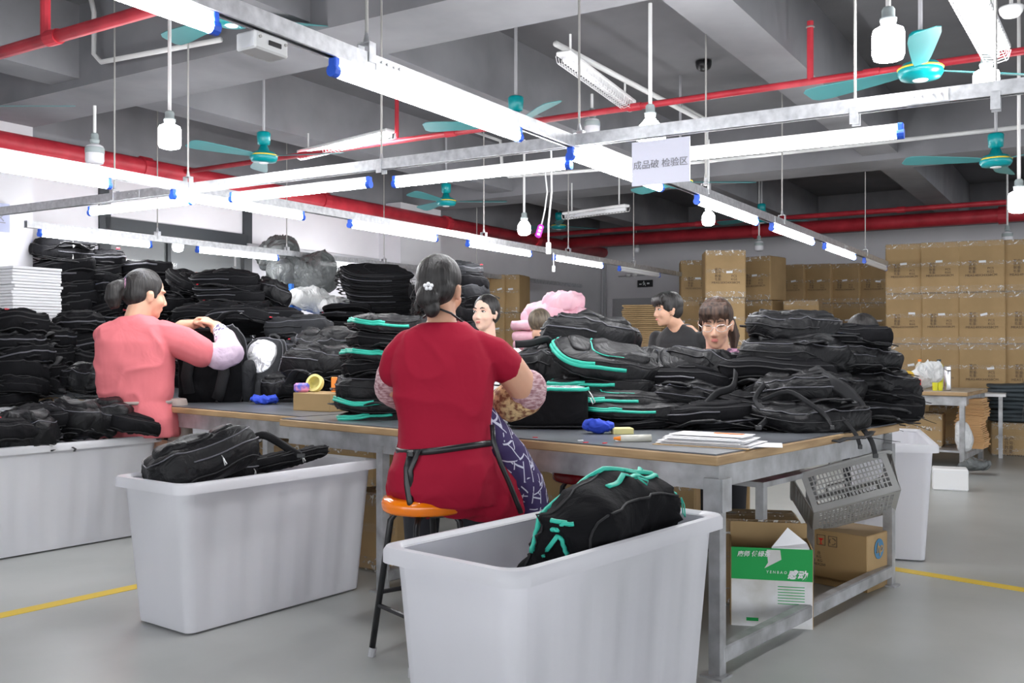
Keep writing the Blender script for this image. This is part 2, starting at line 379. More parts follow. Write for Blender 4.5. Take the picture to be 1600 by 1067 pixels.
def hanger(r, px, label, top=3.7, u=None):
    u = at_px(r, px) if u is None else u; p = lerp(r, u); p.z += .03
    t = thing('rail_hanger', label, 'hanger', p)
    obj('rod', MB().cyl((0, 0, .06), (0, 0, top-p.z), .006, n=6), 'wire', t)
    mb = MB(); ang = math.atan2(-(r[1]-r[0]).x, (r[1]-r[0]).y); mt = Matrix.Rotation(ang, 4, 'Z')
    for s_ in (-1, 1): mb.box((s_*.026, 0, .0), (.004, .035, .07), mt)
    mb.box((0, 0, .035), (.056, .035, .004), mt); mb.cyl((0, 0, .035), (0, 0, .075), .014, .006, n=8); obj('clamp', mb, 'galv', t)
dA = Vector((SA, CA, 0))
r1 = rail(W(890, 215, 4.59)+Vector((0, 0, .0))-dA*5.5, W(1385, 412, 11.66), 'longest galvanised light rail running diagonally over the tables to the cartons')
r2 = rail(R(1.0, 4.875, RZ), W(1071, 430, 13.56), 'galvanised light rail over the back of the tables, middle of the three parallel rails')
r3 = rail(W(40, 350, 7.85), W(908, 447, 16.04), 'galvanised light rail nearest the left wall')
c1 = rail(W(-20, 333, 7.25), W(2000, 125, 3.3), 'cross rail that spans the picture and carries the white sign')
for px0, px1, lit, lab, u0 in ((236, 338, 1, 'lit tube light at the top edge, left of the teal fan', None), (518, 812, 1, 'largest lit tube light, hung in the top middle', None),
    (890, 1033, 1, 'lit tube light passing behind the white sign', None), (1088, 1182, 1, 'lit tube light just right of and below the white sign', None),
    (1205, 1270, 1, 'lit tube light above the stacked cartons, second from the rail end', None), (1288, 1335, 1, 'last lit tube light of the long diagonal rail', None), (1350, 1384, 0, 'unlit tube light at the far end of the long diagonal rail', None)):
    if px0 == 236:
        u1_ = at_px(r1, 338); tube_light(r1, 0, 0, lit, lab, u1_-1.24/(r1[1]-r1[0]).length, u1_)
    else: tube_light(r1, px0, px1, lit, lab)
for px0, px1, lit, lab in ((-60, 172, 1, 'lit tube light at the left picture edge'), (268, 474, 1, 'lit tube light just past the rail crossing on the left'), (545, 682, 1, 'lit tube light above the head of the woman in red'),
    (730, 829, 1, 'lit tube light just right of the woman in red, left of the pink plug'), (865, 941, 1, 'lit tube light right of the white hanging switch'), (967, 1030, 0, 'unlit tube light on the far end of the middle rail')):
    tube_light(r2, px0, px1, lit, lab)
for px0, px1, lit, lab in ((60, 236, 1, 'lit tube light over the tall bag stack by the pillar'), (307, 434, 1, 'lit tube light in front of the interior window'), (496, 606, 1, 'lit tube light in front of the grey sacks')):
    tube_light(r3, px0, px1, lit, lab)
for px0, px1, lit, lab in ((140, 301, 1, 'lit tube light on the left end of the cross rail'), (361, 579, 1, 'lit tube light on the cross rail, left of the middle hanger'), (615, 892, 1, 'lit tube light on the cross rail between hanger and crossing'), (1062, 1412, 1, 'lit tube light on the right part of the cross rail beside the sign')):
    tube_light(c1, px0, px1, lit, lab)
for r, px, lab, top in ((r1, 573, 'clamp hanger in front of the big tube light', 3.7), (r1, 905, 'clamp hanger near the rail crossing', 3.7), (r1, 1103, 'clamp hanger right of the white sign', 3.7), (r1, 1222, 'clamp hanger above the far cartons', 3.7), (r1, 1352, 'last clamp hanger of the long rail', 3.7),
    (c1, 1336, 'clamp hanger with a white cap on the right part of the cross rail', 3.7), (c1, 1556, 'clamp hanger near the right picture edge', 3.7), (c1, 596, 'clamp hanger between the two cross rail lights', 3.7), (c1, 179, 'clamp hanger at the left end of the cross rail', 3.7),
    (r2, 294, 'clamp hanger at the left rail crossing', 3.7), (r2, 756, 'clamp hanger above the lit tube right of the woman in red', 3.7), (r2, 888, 'clamp hanger next to the white hanging switch', 3.7), (r2, 990, 'clamp hanger on the far end of the middle rail', 3.7),
    (r3, 246, 'clamp hanger over the head of the woman in pink', 3.7), (r3, 448, 'clamp hanger in front of the grey sacks', 3.7), (r3, 600, 'clamp hanger beside the far pillar', 3.7), (r3, 745, 'clamp hanger above the dark far cartons', 3.7)):
    hanger(r, px, lab, top)
# socket box under the long rail
p = lerp(r1, at_px(r1, 410)); p.z -= .075
t = thing('socket_box', 'white socket box screwed under the long rail at the top', 'socket', p, YAW)
obj('box_body', MB().box((0, 0, 0), (.085, .14, .055), ch=.006), 'white', t); obj('slot', MB().box((.0445, .01, 0), (.004, .05, .014)), 'black', t)
for y in (-.05, .055): obj('screw', MB().cyl((.04, y, .01), (.047, y, .01), .005, n=8), 'wire', t)

# hanging signs
def sign(name, label, c, w, h, yaw, txt, size, material):
    t = thing(name, label, 'sign', c, yaw)
    obj('board', MB().box((0, 0, 0), (w, .004, h)), material, t)
    me = text_mesh(txt, size, 'ink', depth=.0006); link('lettering', me, t, (0, -.004, -.01), (PI/2, 0, 0)); return t
M['signw'] = mat('sign_paper', (.72, .73, .85), .5); M['signblue'] = mat('blue_sign_paper', (.4, .43, .6), .5)
p = lerp(c1, at_px(c1, 1039)); ang = math.atan2((c1[1]-c1[0]).y, (c1[1]-c1[0]).x)
nrm = Vector((math.sin(ang), -math.cos(ang), 0))
sign('hanging_sign', 'white paper sign with Chinese lettering hanging from the cross rail', p+nrm*.055+Vector((0, 0, -.095)), .285, .205, ang, '成品破 检验区', .043, 'signw')
sign('wall_sign', 'pale blue sign with Chinese lettering on the white pillar at the left', R(4.25, 7.9, 0)+Vector((0, 0, 2.28)), .75, .24, math.atan2(CA, SA), '成品QC检验区', .105, 'signblue')

# ================================================================ BULBS
def bulb(px, py, w, lit, label, d=None, top=3.7, kind='drum', rad=.062):
    d = d or rad*2*FPX/w; p = W(px, py, d); t = thing('pendant_bulb', label, 'light bulb', p)
    if kind == 'drum': prof = [(rad*.55, -.075), (rad*.9, -.068), (rad, -.05), (rad, .035), (rad*.93, .05), (rad*.6, .062), (rad*.3, .07)]
    elif kind == 'cone': prof = [(rad*.9, -.06), (rad*1.35, -.05), (rad*1.5, -.02), (rad*1.3, .0), (rad*.6, .05), (rad*.35, .07)]
    else: prof = [(rad*.4, -.07), (rad*.85, -.055), (rad, -.02), (rad*.95, .02), (rad*.6, .055), (rad*.3, .07)]
    obj('bulb', MB().lathe(prof, n=18), 'bulb' if lit else 'bulboff', t, smooth=True)
    if not lit: obj('band', MB().lathe([(rad*1.01, .0), (rad*1.03, .005), (rad*1.03, .035), (rad*1.0, .04)], n=18), 'bulbgrey', t, smooth=True)
    obj('socket', MB().lathe([(.022, .07), (.03, .075), (.034, .095), (.026, .1), (.026, .13), (.02, .14)], n=12), 'bulbgrey', t, smooth=True)
    obj('rod', MB().cyl((0, 0, .14), (0, 0, top-p.z), .011, n=8), 'conduit', t)
    return t
bulb(265, 212, 34, 1, 'lit bulb on a white rod in the upper left')
bulb(148, 240, 28, 0, 'unlit bulb with a grey band by the left pillar', top=2.86)
bulb(1016, 203, 50, 1, 'wide lit bulb on a white rod above the white sign', d=5.3, top=3.1, kind='cone')
bulb(925, 198, 25, 0, 'unlit bulb with a grey band left of the wide lit bulb', top=3.15)
bulb(1388, 66, 48, 1, 'largest lit bulb at the top right')
bulb(1541, 128, 38, 1, 'lit bulb left of the right picture edge, above the cross rail')
bulb(819, 356, 21, 1, 'small lit bulb left of the pink hanging plug', top=3.1, kind='round')
bulb(1107, 341, 21, 1, 'small lit bulb just below the long rail', top=3.1, kind='round')
bulb(1592, 314, 30, 1, 'lit bulb cut by the right picture edge')
bulb(1186, 384, 14, 0, 'small unlit bulb above the cartons')
bulb(994, 388, 11, 0, 'smallest unlit bulb near the back wall')
bulb(1574, 370, 16, 0, 'unlit bulb just above the right carton stack')
bulb(618, 135, 26, 0, 'unlit bulb behind the largest tube light', top=3.1)
d = ray_b(278, 9.2); bulb(278, 384, 15, 1, 'small lit bulb inside the store room window', d=d, top=3.0, kind='round')

# ================================================================ CEILING LAMPS WITH CAGES
def caged(p0, p1, lit, label, w=.1):
    p0 = Vector(p0); p1 = Vector(p1); d = p1-p0; Ln = d.length; ang = math.atan2(-d.x, d.y)
    t = thing('caged_lamp', label, 'light', p0, ang)
    obj('tray', MB().box((0, Ln/2, .03), (w, Ln, .03), ch=.008), 'white', t)
    obj('tube', MB().cyl((0, .03, -.005), (0, Ln-.03, -.005), .02, n=10), 'tube' if lit else 'tubeoff', t, smooth=True)
    mb = MB(); k = int(Ln/.045)
    for i in range(k+1):
        y = i*Ln/k; mb.tube([(-w/2, y, .015), (-w*.4, y, -.03), (0, y, -.042), (w*.4, y, -.03), (w/2, y, .015)], .0022, 4)
    for x in (-w*.35, w*.35): mb.cyl((x, 0, -.035), (x, Ln, -.035), .0022, n=4)
    obj('wire_guard', mb, 'white', t)
    for y in (.12, Ln-.12): obj('bracket', MB().cyl((0, y, .04), (0, y, 3.16-p0.z if p0.z < 3.05 else .1), .008, n=6), 'conduit', t)
    return t
caged(W(470, 243, 8.9), W(610, 229, 8.0), 1, 'lit caged lamp beside the far teal fan')
caged(W(880, 90, 5.9), W(984, 141, 7.1), 0, 'unlit caged lamp on the ceiling above the rods')
caged(W(1500, -25, 3.7), W(1556, 60, 4.6), 1, 'lit caged lamp in the top right corner', .13)
caged(W(882, 338, 11.6), W(980, 332, 10.9), 0, 'unlit caged lamp far off below the middle beam')
t = thing('smoke_detector', 'round white smoke detector in the top right corner', 'detector', W(1580, 17, 5.0))
obj('detector_body', MB().lathe([(.02, -.035), (.04, -.03), (.055, -.01), (.06, .01), (.06, .02)], n=18), 'white', t, smooth=True)
obj('stem', MB().cyl((0, 0, .02), (0, 0, 3.7-t.location.z), .01, n=8), 'conduit', t)
t = thing('smoke_detector', 'small dark detector on the ceiling between the beams', 'detector', R(8.0, 3.0, 3.66))
obj('detector_body', MB().lathe([(.03, -.05), (.06, -.03), (.07, 0), (.07, .03)], n=16), 'black', t, smooth=True)

# ================================================================ CEILING FANS
def fan(px, py, w, label, rot=0, d=None):
    d = d or .225*FPX/w; p = W(px, py, d)
    t = thing('ceiling_fan', label, 'fan', p, 0)
    rod_top = 3.7
    obj('rod', MB().cyl((0, 0, .12), (0, 0, rod_top-p.z), .012, n=8), 'wallgrey', t)
    obj('canopy', MB().lathe([(.028, .1), (.052, .11), (.058, .2), (.05, .21), (.015, .22)][::1], n=16), 'teal', t, smooth=True)
    obj('motor', MB().lathe([(.05, -.045), (.1, -.035), (.115, -.01), (.113, .015), (.09, .04), (.05, .055), (.03, .1)], n=24), 'teal', t, smooth=True)
    obj('trim_ring', MB().lathe([(.1145, .008), (.117, .011), (.117, .017), (.113, .02)], n=24), 'yellow', t, smooth=True)
    obj('cap', MB().lathe([(.02, -.052), (.035, -.05), (.04, -.045)], n=14), 'white', t)
    for i in range(3):
        a = rot+i*2*PI/3; mt = Matrix.Rotation(a, 4, 'Z')
        mb = MB(); prof = [(.1, .03), (.2, .045), (.4, .062), (.58, .075), (.66, .07), (.69, .045)]; vs = []
        for (x, hw) in prof:
            tw = .25
            for (sy, dz) in ((-1, -.002), (1, -.002), (1, .002), (-1, .002)): vs.append((x, sy*hw, .01+sy*hw*tw+dz))
        fs = []
        for i2 in range(len(prof)-1):
            for j in range(4): fs.append((i2*4+j, i2*4+(j+1) % 4, i2*4+4+(j+1) % 4, i2*4+4+j))
        fs += [(3, 2, 1, 0), tuple(len(vs)-4+j for j in range(4))]
        mb.add(vs, fs, mt); obj('blade', mb, 'tealblade', t)
    return t
fan(1438, 112, 66, 'teal ceiling fan nearest the big lit bulb, top right', rot=.15)
fan(412, 246, 42, 'teal ceiling fan above the far end of the left rails', rot=-.2)
fan(362, 28, 60, 'teal ceiling fan behind the rail at the top left', rot=.35)
fan(806, 196, 48, 'teal ceiling fan hidden behind the rail in the top middle', rot=.9)
fan(697, 316, 31, 'small teal ceiling fan above the far pillar', rot=0)
fan(873, 354, 23, 'small teal ceiling fan right of the small lit bulb', rot=.5)
fan(1556, 252, 46, 'teal ceiling fan at the right under the cross rail', rot=1.0)
fan(1063, 286, 38, 'teal ceiling fan half hidden by the white sign', rot=.0)
fan(1190, 343, 26, 'teal ceiling fan behind the long rail lights', rot=.25)
fan(995, 379, 17, 'smallest teal ceiling fan near the back wall', rot=.3)
fan(-40, 168, 50, 'teal ceiling fan at the left picture edge', rot=.0)

# hanging leads
def lead(pts, r, name, label, cat, ends):
    t = thing(name, label, cat, pts[0]); p0 = Vector(pts[0])
    obj('cord', MB().tube([Vector(p)-p0 for p in pts], r, 6), 'white', t, smooth=True); return t
M['pinkplug'] = mat('magenta_plug', (.62, .03, .55), .35)
t = lead([W(851, 262, 6.9), W(855, 300, 6.9), W(851, 330, 6.9), W(846, 352, 6.9)], .006, 'hanging_plug', 'magenta hanging plug strip on a white cord', 'plug', None)
p = W(843, 361, 6.9)-Vector(t.location); mt = Matrix.Translation(p) @ Matrix.Rotation(math.radians(17), 4, 'Y')
obj('plug_body', MB().box((0, 0, 0), (.044, .03, .1), mt, ch=.012), 'pinkplug', t)
for z in (-.025, .0, .025): obj('socket_face', MB().box((0, -.016, z), (.022, .004, .016), mt), 'white', t)
t = lead([W(861, 222, 6.4), W(862, 300, 6.4), W(857, 350, 6.4), W(857, 380, 6.4)], .007, 'hanging_switch', 'white hanging switch on a cord above the tables', 'switch', None)
obj('switch_body', MB().box(W(857, 388, 6.4)-Vector(t.location), (.034, .025, .08), ch=.005), 'white', t)
t = lead([W(865, 395, 6.6), W(865, 415, 6.6)], .005, 'pull_switch', 'tiny white pull switch under the middle rail', 'switch', None)
obj('switch_body', MB().box(W(865, 420, 6.6)-Vector(t.location), (.022, .02, .045), ch=.004), 'white', t)
# ================================================================ CARTONS
def sized_carton(w, dpt, h):
    key = (w, dpt, h)
    if key in CART: return CART[key]
    g = random.Random(hash(key) & 0xffff)
    body = MB().box((0, 0, h/2), (w, dpt, h-.006), ch=.012)
    # soft bulge of the faces
    me = body.mesh('carton_body', 'carton')
    bm = bmesh.new(); bm.from_mesh(me); bmesh.ops.subdivide_edges(bm, edges=[e for e in bm.edges if e.calc_length() > .2], cuts=3, use_grid_fill=True)
    for v in bm.verts:
        x, y, z = v.co.x/(w/2), v.co.y/(dpt/2), (v.co.z-h/2)/(h/2)
        k = (1-x*x*.9)*(1-z*z*.9)*.012; 
        if abs(y) > .98: v.co.y += math.copysign(k, y)
        if abs(x) > .98: v.co.x += math.copysign((1-y*y*.9)*(1-z*z*.9)*.008, x)
    bm.to_mesh(me); bm.free()
    tapes = [MB().box((0, -dpt/2-.006, z), (w*.98, .014, hh)).mesh('packing_tape', 'film') for z, hh in ((h-.035, .07), (.04, .08), (h*.56, .045))]
    tapes.append(MB().box((0, 0, h-.001), (w*.98, .09, .004)).mesh('packing_tape', 'film'))
    CART[key] = (me, tapes, MB().box((0, -dpt/2-.0145, 0), (.075, .003, .026)).mesh('label', 'label'))
    return CART[key]
CART = {}
PR = {}
def carton_print(w):
    k = round(w, 2)
    if k not in PR:
        PR[k] = text_mesh('客户:                \n货号:                \n数量:          PCS\n毛重:          KGS\nMEAS:%dX34X%dCM' % (int(k*100), 58), w*.082, 'print', depth=.0003)
    return PR[k]
def carton(c, yaw, w, dpt, h, label, group=None, pr=True, prh=.45, dark=False, lbl=True, seed=0):
    t = thing('carton', label, 'box', c, yaw, group); me, tp, lb = sized_carton(w, dpt, h); g = random.Random(seed)
    o = link('box_body', me, t)
    [link('packing_tape', q, t) for q in tp]
    if pr: link('lettering', carton_print(w), t, (0, -dpt/2-.014, h*prh), (PI/2, 0, 0))
    if lbl: link('paper_label', lb, t, (g.uniform(-.02, .1), 0, h*g.uniform(.52, .62)), (0, g.uniform(-.25, .15), 0))
    return t
def carton_column(px, d, yaw, w, h, nrow, where, z0=0, wob=.015, dpt=.36, hide=0, pr=True):
    for i in range(hide, nrow):
        g = random.Random(px*10+i); p = GX(px, d, z0+i*h)
        p.x += g.uniform(-wob, wob); p.y += g.uniform(-wob, wob)
        carton(p, yaw+g.uniform(-.02, .02), w*g.uniform(.985, 1.01), dpt, h, 'taped carton, %s in %s' % (from_top(nrow-1-i, nrow).replace(' from the top',''), where), pr=pr, seed=px+i)
def face_cam(px, extra=0): return -math.atan((px-800)/FPX)*1.0+extra
# right hand wall of cartons (four high)
yb = -.45
for px, d, w, where in ((1413, 11.75, .425, 'first column of the tall right stack'), (1470, 11.55, .425, 'second column of the tall right stack'),
                        (1535, 11.35, .49, 'third column of the tall right stack'), (1605, 11.2, .5, 'carton column cut by the right edge')):
    carton_column(px, d, yb, w, .61, 4, where)
# second row behind, three-high tops showing
for px, d, where in ((1238, 15.2, 'rear column, fourth left of the right stack'), (1281, 15.1, 'rear column, third left of the right stack'), (1325, 15.0, 'rear column, second left of the right stack'), (1369, 14.9, 'rear column touching the right stack')):
    carton_column(px, d, -.5, .42, .62, 4, where)
for px, d, w, h, k, where in ((1132, 12.2, .50, .60, 4, 'column behind the woman with glasses'), (1086, 13.6, .44, .60, 4, 'column left of the woman with glasses'),
                        (1193, 13.2, .46, .605, 4, 'column right of the woman with glasses')):
    carton_column(px, d, -.12 if px != 1193 else -.75, w, h, k, where, dpt=.46)
carton_column(1062, 12.9, -.1, .5, .6, 3, 'column behind the man in black')
carton_column(1255, 12.8, -.45, .46, .6, 3, 'low column before the rear cartons')
# dark cartons far left behind the woman's face
for i, px in enumerate((762, 785, 808, 832, 856)):
    carton_column(px, 14.2-.02*i, -.35, .24 if i < 4 else .3, .56, 4 if i < 3 else 3, '%s dark column below the far rail' % ['first', 'second', 'third', 'fourth', 'last'][i], wob=.0, dpt=.5, pr=False)
# flattened cardboard stack beside the door: sheets are parts
t = thing('flattened_cartons', 'tall stack of flattened brown cardboard beside the grey door', 'cardboard', GX(1010, 12.3), -.35)
sh = MB().box((0, 0, 0), (.52, .5, .02)).mesh('cardboard_sheet', 'cartondk')
for i in range(64):
    g = random.Random(i); link('cardboard_sheet', sh, t, (g.uniform(-.02, .02), g.uniform(-.02, .02), .1+i*.0255), (0, 0, g.uniform(-.03, .03)))
obj('pallet', MB().box((0, 0, .045), (.6, .6, .09)), 'ply', t)
# boxes in the store room behind the window
for i, (px, d, z, w, h) in enumerate(((262, 10.95, 1.62, .5, .36), (292, 11.1, 1.62, .4, .33), (330, 11.3, 1.62, .5, .36), (280, 10.9, 1.02, .5, .44), (318, 11.1, 1.02, .5, .44), (350, 11.3, 1.02, .5, .44))):
    carton(GX(px, d, z), -1.0+.9, w, .3, h, '%s carton on the %s shelf behind the dark framed window' % (['left', 'middle', 'right'][i % 3], ['upper', 'lower'][i//3]), pr=False, lbl=False)
t = thing('store_shelf', 'dark shelf rack behind the interior window', 'shelf', GX(305, 11.1, 0), -.15)
for z in (1.0, 1.6): obj('shelf_board', MB().box((0, .05, z-.01), (1.1, .5, .03)), 'dark', t)
for x in (-.54, .54):
    for y in (-.15, .28): obj('upright', MB().box((x, y, 1.05), (.04, .04, 2.1)), 'dark', t)

# ================================================================ WORK TABLES
TC = Vector((.73, 3.4, 0)); TU = Vector((-.755, .656, 0)); TV = Vector((.656, .755, 0)); TZ = .81
def T(u, v, z=0): return TC+TU*u+TV*v+Vector((0, 0, z))
TYAW = math.atan2(TV.y, TV.x)-PI/2      # local +Y = TV ; local -X = TU
def ST(px, py, z):
    return GX(px, (CAMZ-z)*FPX/(py-HOR), z)
def table(c, length, depth, z, label, legs, yaw=TYAW, mt=None, low=.075, nm='work_table'):
    t = thing(nm, label, 'table', c, yaw)
    obj('tabletop', MB().box((-length/2, depth/2, z-.022), (length, depth, .036), ch=.004), 'ply', t)
    obj('table_mat', MB().box((-length/2, depth/2, z-.001), (length-.02, depth-.02, .005)), mt or 'mat', t)
    rz = z-.09
    for y in (.05, depth-.05):
        mb = MB().box((-length/2, y, rz), (length-.04, .005, .09)); s_ = 1 if y < 1 else -1
        mb.box((-length/2, y+s_*.022, rz+.043), (length-.04, .045, .005)); mb.box((-length/2, y+s_*.022, rz-.043), (length-.04, .045, .005)); obj('apron_rail', mb, 'tablesteel', t)
    for x in (-.06, -length+.06):
        mb = MB().box((x, depth/2, rz), (.005, depth-.12, .09)); obj('apron_rail', mb, 'tablesteel', t)
    for x in legs:
        for y in (.045, depth-.07):
            mb = MB().box((x, y, (z-.1)/2), (.045, .006, z-.1)); mb.box((x+.02, y+.02, (z-.1)/2), (.006, .045, z-.1)); mb.box((x, y+.01, .004), (.09, .08, .008)); obj('leg', mb, 'tablesteel', t)
        obj('lower_rail', MB().box((x, depth/2, low), (.05, depth-.14, .06), ch=.006), 'tablesteel', t)
    obj('lower_rail', MB().box((-length/2, depth-.07, low), (abs(legs[-1]-legs[0]), .05, .05), ch=.006), 'tablesteel', t)
    return t
TD = 1.86
table(T(0, 0), 2.62, TD, TZ, 'nearest long work table with a dark top and brown edge, its corner toward the right', (-.035, -1.86))
table(T(2.63, .15), 5.2, TD, TZ, 'long work table with a dark top at the left, behind the woman in pink', (-.4, -2.6, -4.8))
# gusset on the near corner
o = tag(obj('table_bracket', MB().box((0, 0, 0), (.07, .01, .12)).box((.035, .035, 0), (.01, .07, .12)), 'tablesteel', None, T(.035, .03, .66), (0, 0, TYAW)), 'rusty steel corner bracket under the near table corner', 'bracket')
# inner rack under the table
t = thing('under_rack', 'low steel rack standing under the near table', 'rack', T(.35, 1.05), TYAW)
for x in (0, -.9):
    for y in (0, .55): obj('post', MB().box((x, y, .28), (.04, .04, .56)), 'tablesteel', t)
obj('shelf', MB().box((-.45, .27, .56), (.96, .62, .025)), 'tablesteel', t)

# ================================================================ BINS
def bin_meshes():
    TL, TW, BLn, BW, H = 1.10, .50, .93, .36, .62
    def ring(l, w, r, z, nseg=6, ribs=0):
        pts = []
        # straight sides get vertical ribs: sample points along sides
        def side(p, q, k, outward, amp):
            for i in range(k):
                f = i/k; pt = p.lerp(q, f); a = 0
                if amp and .02 < f < .98:
                    ph = (f*5.0) % 1.0; a = amp*(1 if .28 < ph < .72 else 0)
                pts.append(pt - outward*a)
        hl, hw = l/2, w/2
        corners = [(hw-r, hl-r, 0), (-(hw-r), hl-r, PI/2), (-(hw-r), -(hl-r), PI), (hw-r, -(hl-r), 3*PI/2)]
        sides = [((-1, 0),), ]
        for ci, (cx, cy, a0) in enumerate(corners):
            for j in range(nseg): 
                a = a0+PI/2*j/(nseg-1) if nseg > 1 else a0; pts.append(Vector((cx+r*math.cos(a), cy+r*math.sin(a), 0)))
            nx, ny, na = corners[(ci+1) % 4]
            p = Vector((cx+r*math.cos(a0+PI/2), cy+r*math.sin(a0+PI/2), 0)); q = Vector((nx+r*math.cos(na), ny+r*math.sin(na), 0))
            out = Vector((math.cos(a0+PI/2), math.sin(a0+PI/2), 0)); k = 40 if abs(out.x) > .5 else 6
            side(p, q, k, out, ribs if abs(out.x) > .5 else 0)
        return [Vector((p.x, p.y, z)) for p in pts]
    body = []
    for (f, rb) in ((0, 0), (.04, .0), (.08, .006), (.5, .007), (.86, .006), (.9, 0), (1, 0)):
        l = BLn+(TL-.06-BLn)*f; w = BW+(TW-.06-BW)*f; body.append(ring(l, w, .035+.02*f, .0+H*f-.002+(.012 if f == 0 else 0), ribs=rb))
    def loft(rings, mb, cap0=False, flip=False):
        k = len(rings[0]); o = len(mb.v)
        for r_ in rings: mb.v += r_
        for j in range(len(rings)-1):
            for i in range(k):
                i2 = (i+1) % k; q = (o+j*k+i, o+j*k+i2, o+(j+1)*k+i2, o+(j+1)*k+i); mb.f.append(q[::-1] if flip else q)
        if cap0: q = tuple(o+i for i in range(k)); mb.f.append(q if flip else q[::-1])
    inner = [[Vector((p.x*(1-.006/.25), p.y*(1-.006/.5), p.z+.006)) for p in r_] for r_ in body]
    m1 = MB(); loft(body, m1, True); loft(inner, m1, True, True)
    rim = []
    for (dl, z) in ((-.065, H-.012), (-.01, H-.03), (.0, H-.03), (.0, H+.0), (-.012, H+.012), (-.05, H+.014), (-.075, H+.0)):
        rim.append(ring(TL+dl, TW+dl, .06, z))
    rim.append(rim[0])
    m2 = MB(); loft(rim, m2)
    return m1, m2
BODY, RIM = bin_meshes()
bme = BODY.mesh('bin_body', 'bin', True); bme.set_sharp_from_angle(angle=math.radians(35)); rme = RIM.mesh('rim', 'bin', True); rme.set_sharp_from_angle(angle=math.radians(45))
def laundry_bin(c, deg, label, sc=(1, 1, 1)):
    t = thing('plastic_bin', label, 'bin', c, -math.radians(deg)); link('bin_body', bme, t); link('rim', rme, t); t.scale = sc; return t
BIN3 = Vector((.168, 2.905, 0)); BIN2 = Vector((-1.19, 4.43, 0)); BIN1 = Vector((-2.74, 5.80, 0)); BIN4 = Vector((2.268, 5.777, 0))
laundry_bin(BIN3, 40.3, 'nearest white plastic bin in front of the seated woman in red', (1.03, 1.0, 1.02))
laundry_bin(BIN2, 37, 'white plastic bin in the left foreground with a pocketed backpack in it', (1.04, 1.04, 1.01))
laundry_bin(BIN1, 37, 'white plastic bin at the left picture edge heaped with black bags')
laundry_bin(BIN4, 18, 'empty white plastic bin beyond the right end of the near table', (.95, 1.0, 1.04))

# ================================================================ STOOLS
def stool(c, label, material, h=.62, rot=0, rd=.165):
    t = thing('stool', label, 'stool', c, rot)
    seat = MB().lathe([(rd*.3, h-.035), (rd*.93, h-.05), (rd, h-.04), (rd*1.01, h-.015), (rd*.96, h+.004), (rd*.8, h+.008), (rd*.2, h+.002), (.02, h)], n=32)
    obj('seat', seat, material, t, smooth=True)
    mb = MB(); 
    for i in range(1, 5):
        k = i*8
        for j in range(k): a = 2*PI*j/k; mb.lathe([(.008, 0), (.005, .003)], (rd*.17*i*math.cos(a), rd*.17*i*math.sin(a), h+.004), 5)
    obj('seat_studs', mb, material, t)['kind'] = 'stuff'
    for i in range(4):
        a = PI/4+i*PI/2; ca, sa = math.cos(a), math.sin(a)
        obj('leg', MB().tube([(ca*.02, sa*.02, h-.07), (ca*.11, sa*.11, h-.062), (ca*.135, sa*.135, h-.09), (ca*.21, sa*.21, .02)], .0125, 8), 'black', t, smooth=True)
        obj('foot', MB().cyl((ca*.205, sa*.205, .035), (ca*.212, sa*.212, 0), .016, .015, 8), 'wallgrey', t)
        b_ = a+PI/2; z = .2 if i % 2 else .25; rr = .135+(h-.09-z)/(h-.11)*.075
        obj('rung', MB().cyl((ca*rr, sa*rr, z), (math.cos(b_)*rr, math.sin(b_)*rr, z), .009, n=8), 'black', t)
    return t
stool(GX(664, 3.66), 'orange plastic topped stool under the woman in red', 'orange', rot=.65)
stool(T(.32, .75)+Vector((-.62, .42, 0)), 'dark red topped stool under the table right of the woman in red', 'redstool', h=.6, rot=.2)
# ================================================================ BACKPACKS
M['bag'] = mat('black_bag_fabric', (.0065, .0065, .0078), .8, spec=.13); add_bump(M['bag'], 7, .7, .03, distort=.8, detail=5); add_bump(M['bag'], 300, .15, .001)
M['bagb'] = mat('black_coated_bag_fabric', (.006, .006, .0072), .5, spec=.26); add_bump(M['bagb'], 6, .8, .035, distort=1.2, detail=4)
M['baggrey'] = mat('charcoal_bag_fabric', (.017, .018, .021), .75, spec=.3); add_bump(M['baggrey'], 8, .7, .03, distort=.8)
M['strap'] = mat('black_webbing', (.01, .01, .012), .7); add_bump(M['strap'], 60, .3, .004)
M['piping'] = mat('grey_piping', (.09, .09, .105), .4)
M['tealtrim'] = mat('teal_zip_tape', (.03, .5, .37), .5)
M['redtag'] = mat('red_zip_pull', (.6, .02, .04), .4)
M['buckle'] = mat('silver_buckle', (.6, .6, .6), .3, .6)
M['silver'] = mat('silver_film_window', (.75, .75, .78), .2, .5); add_bump(M['silver'], 9, 1, .04, distort=1)

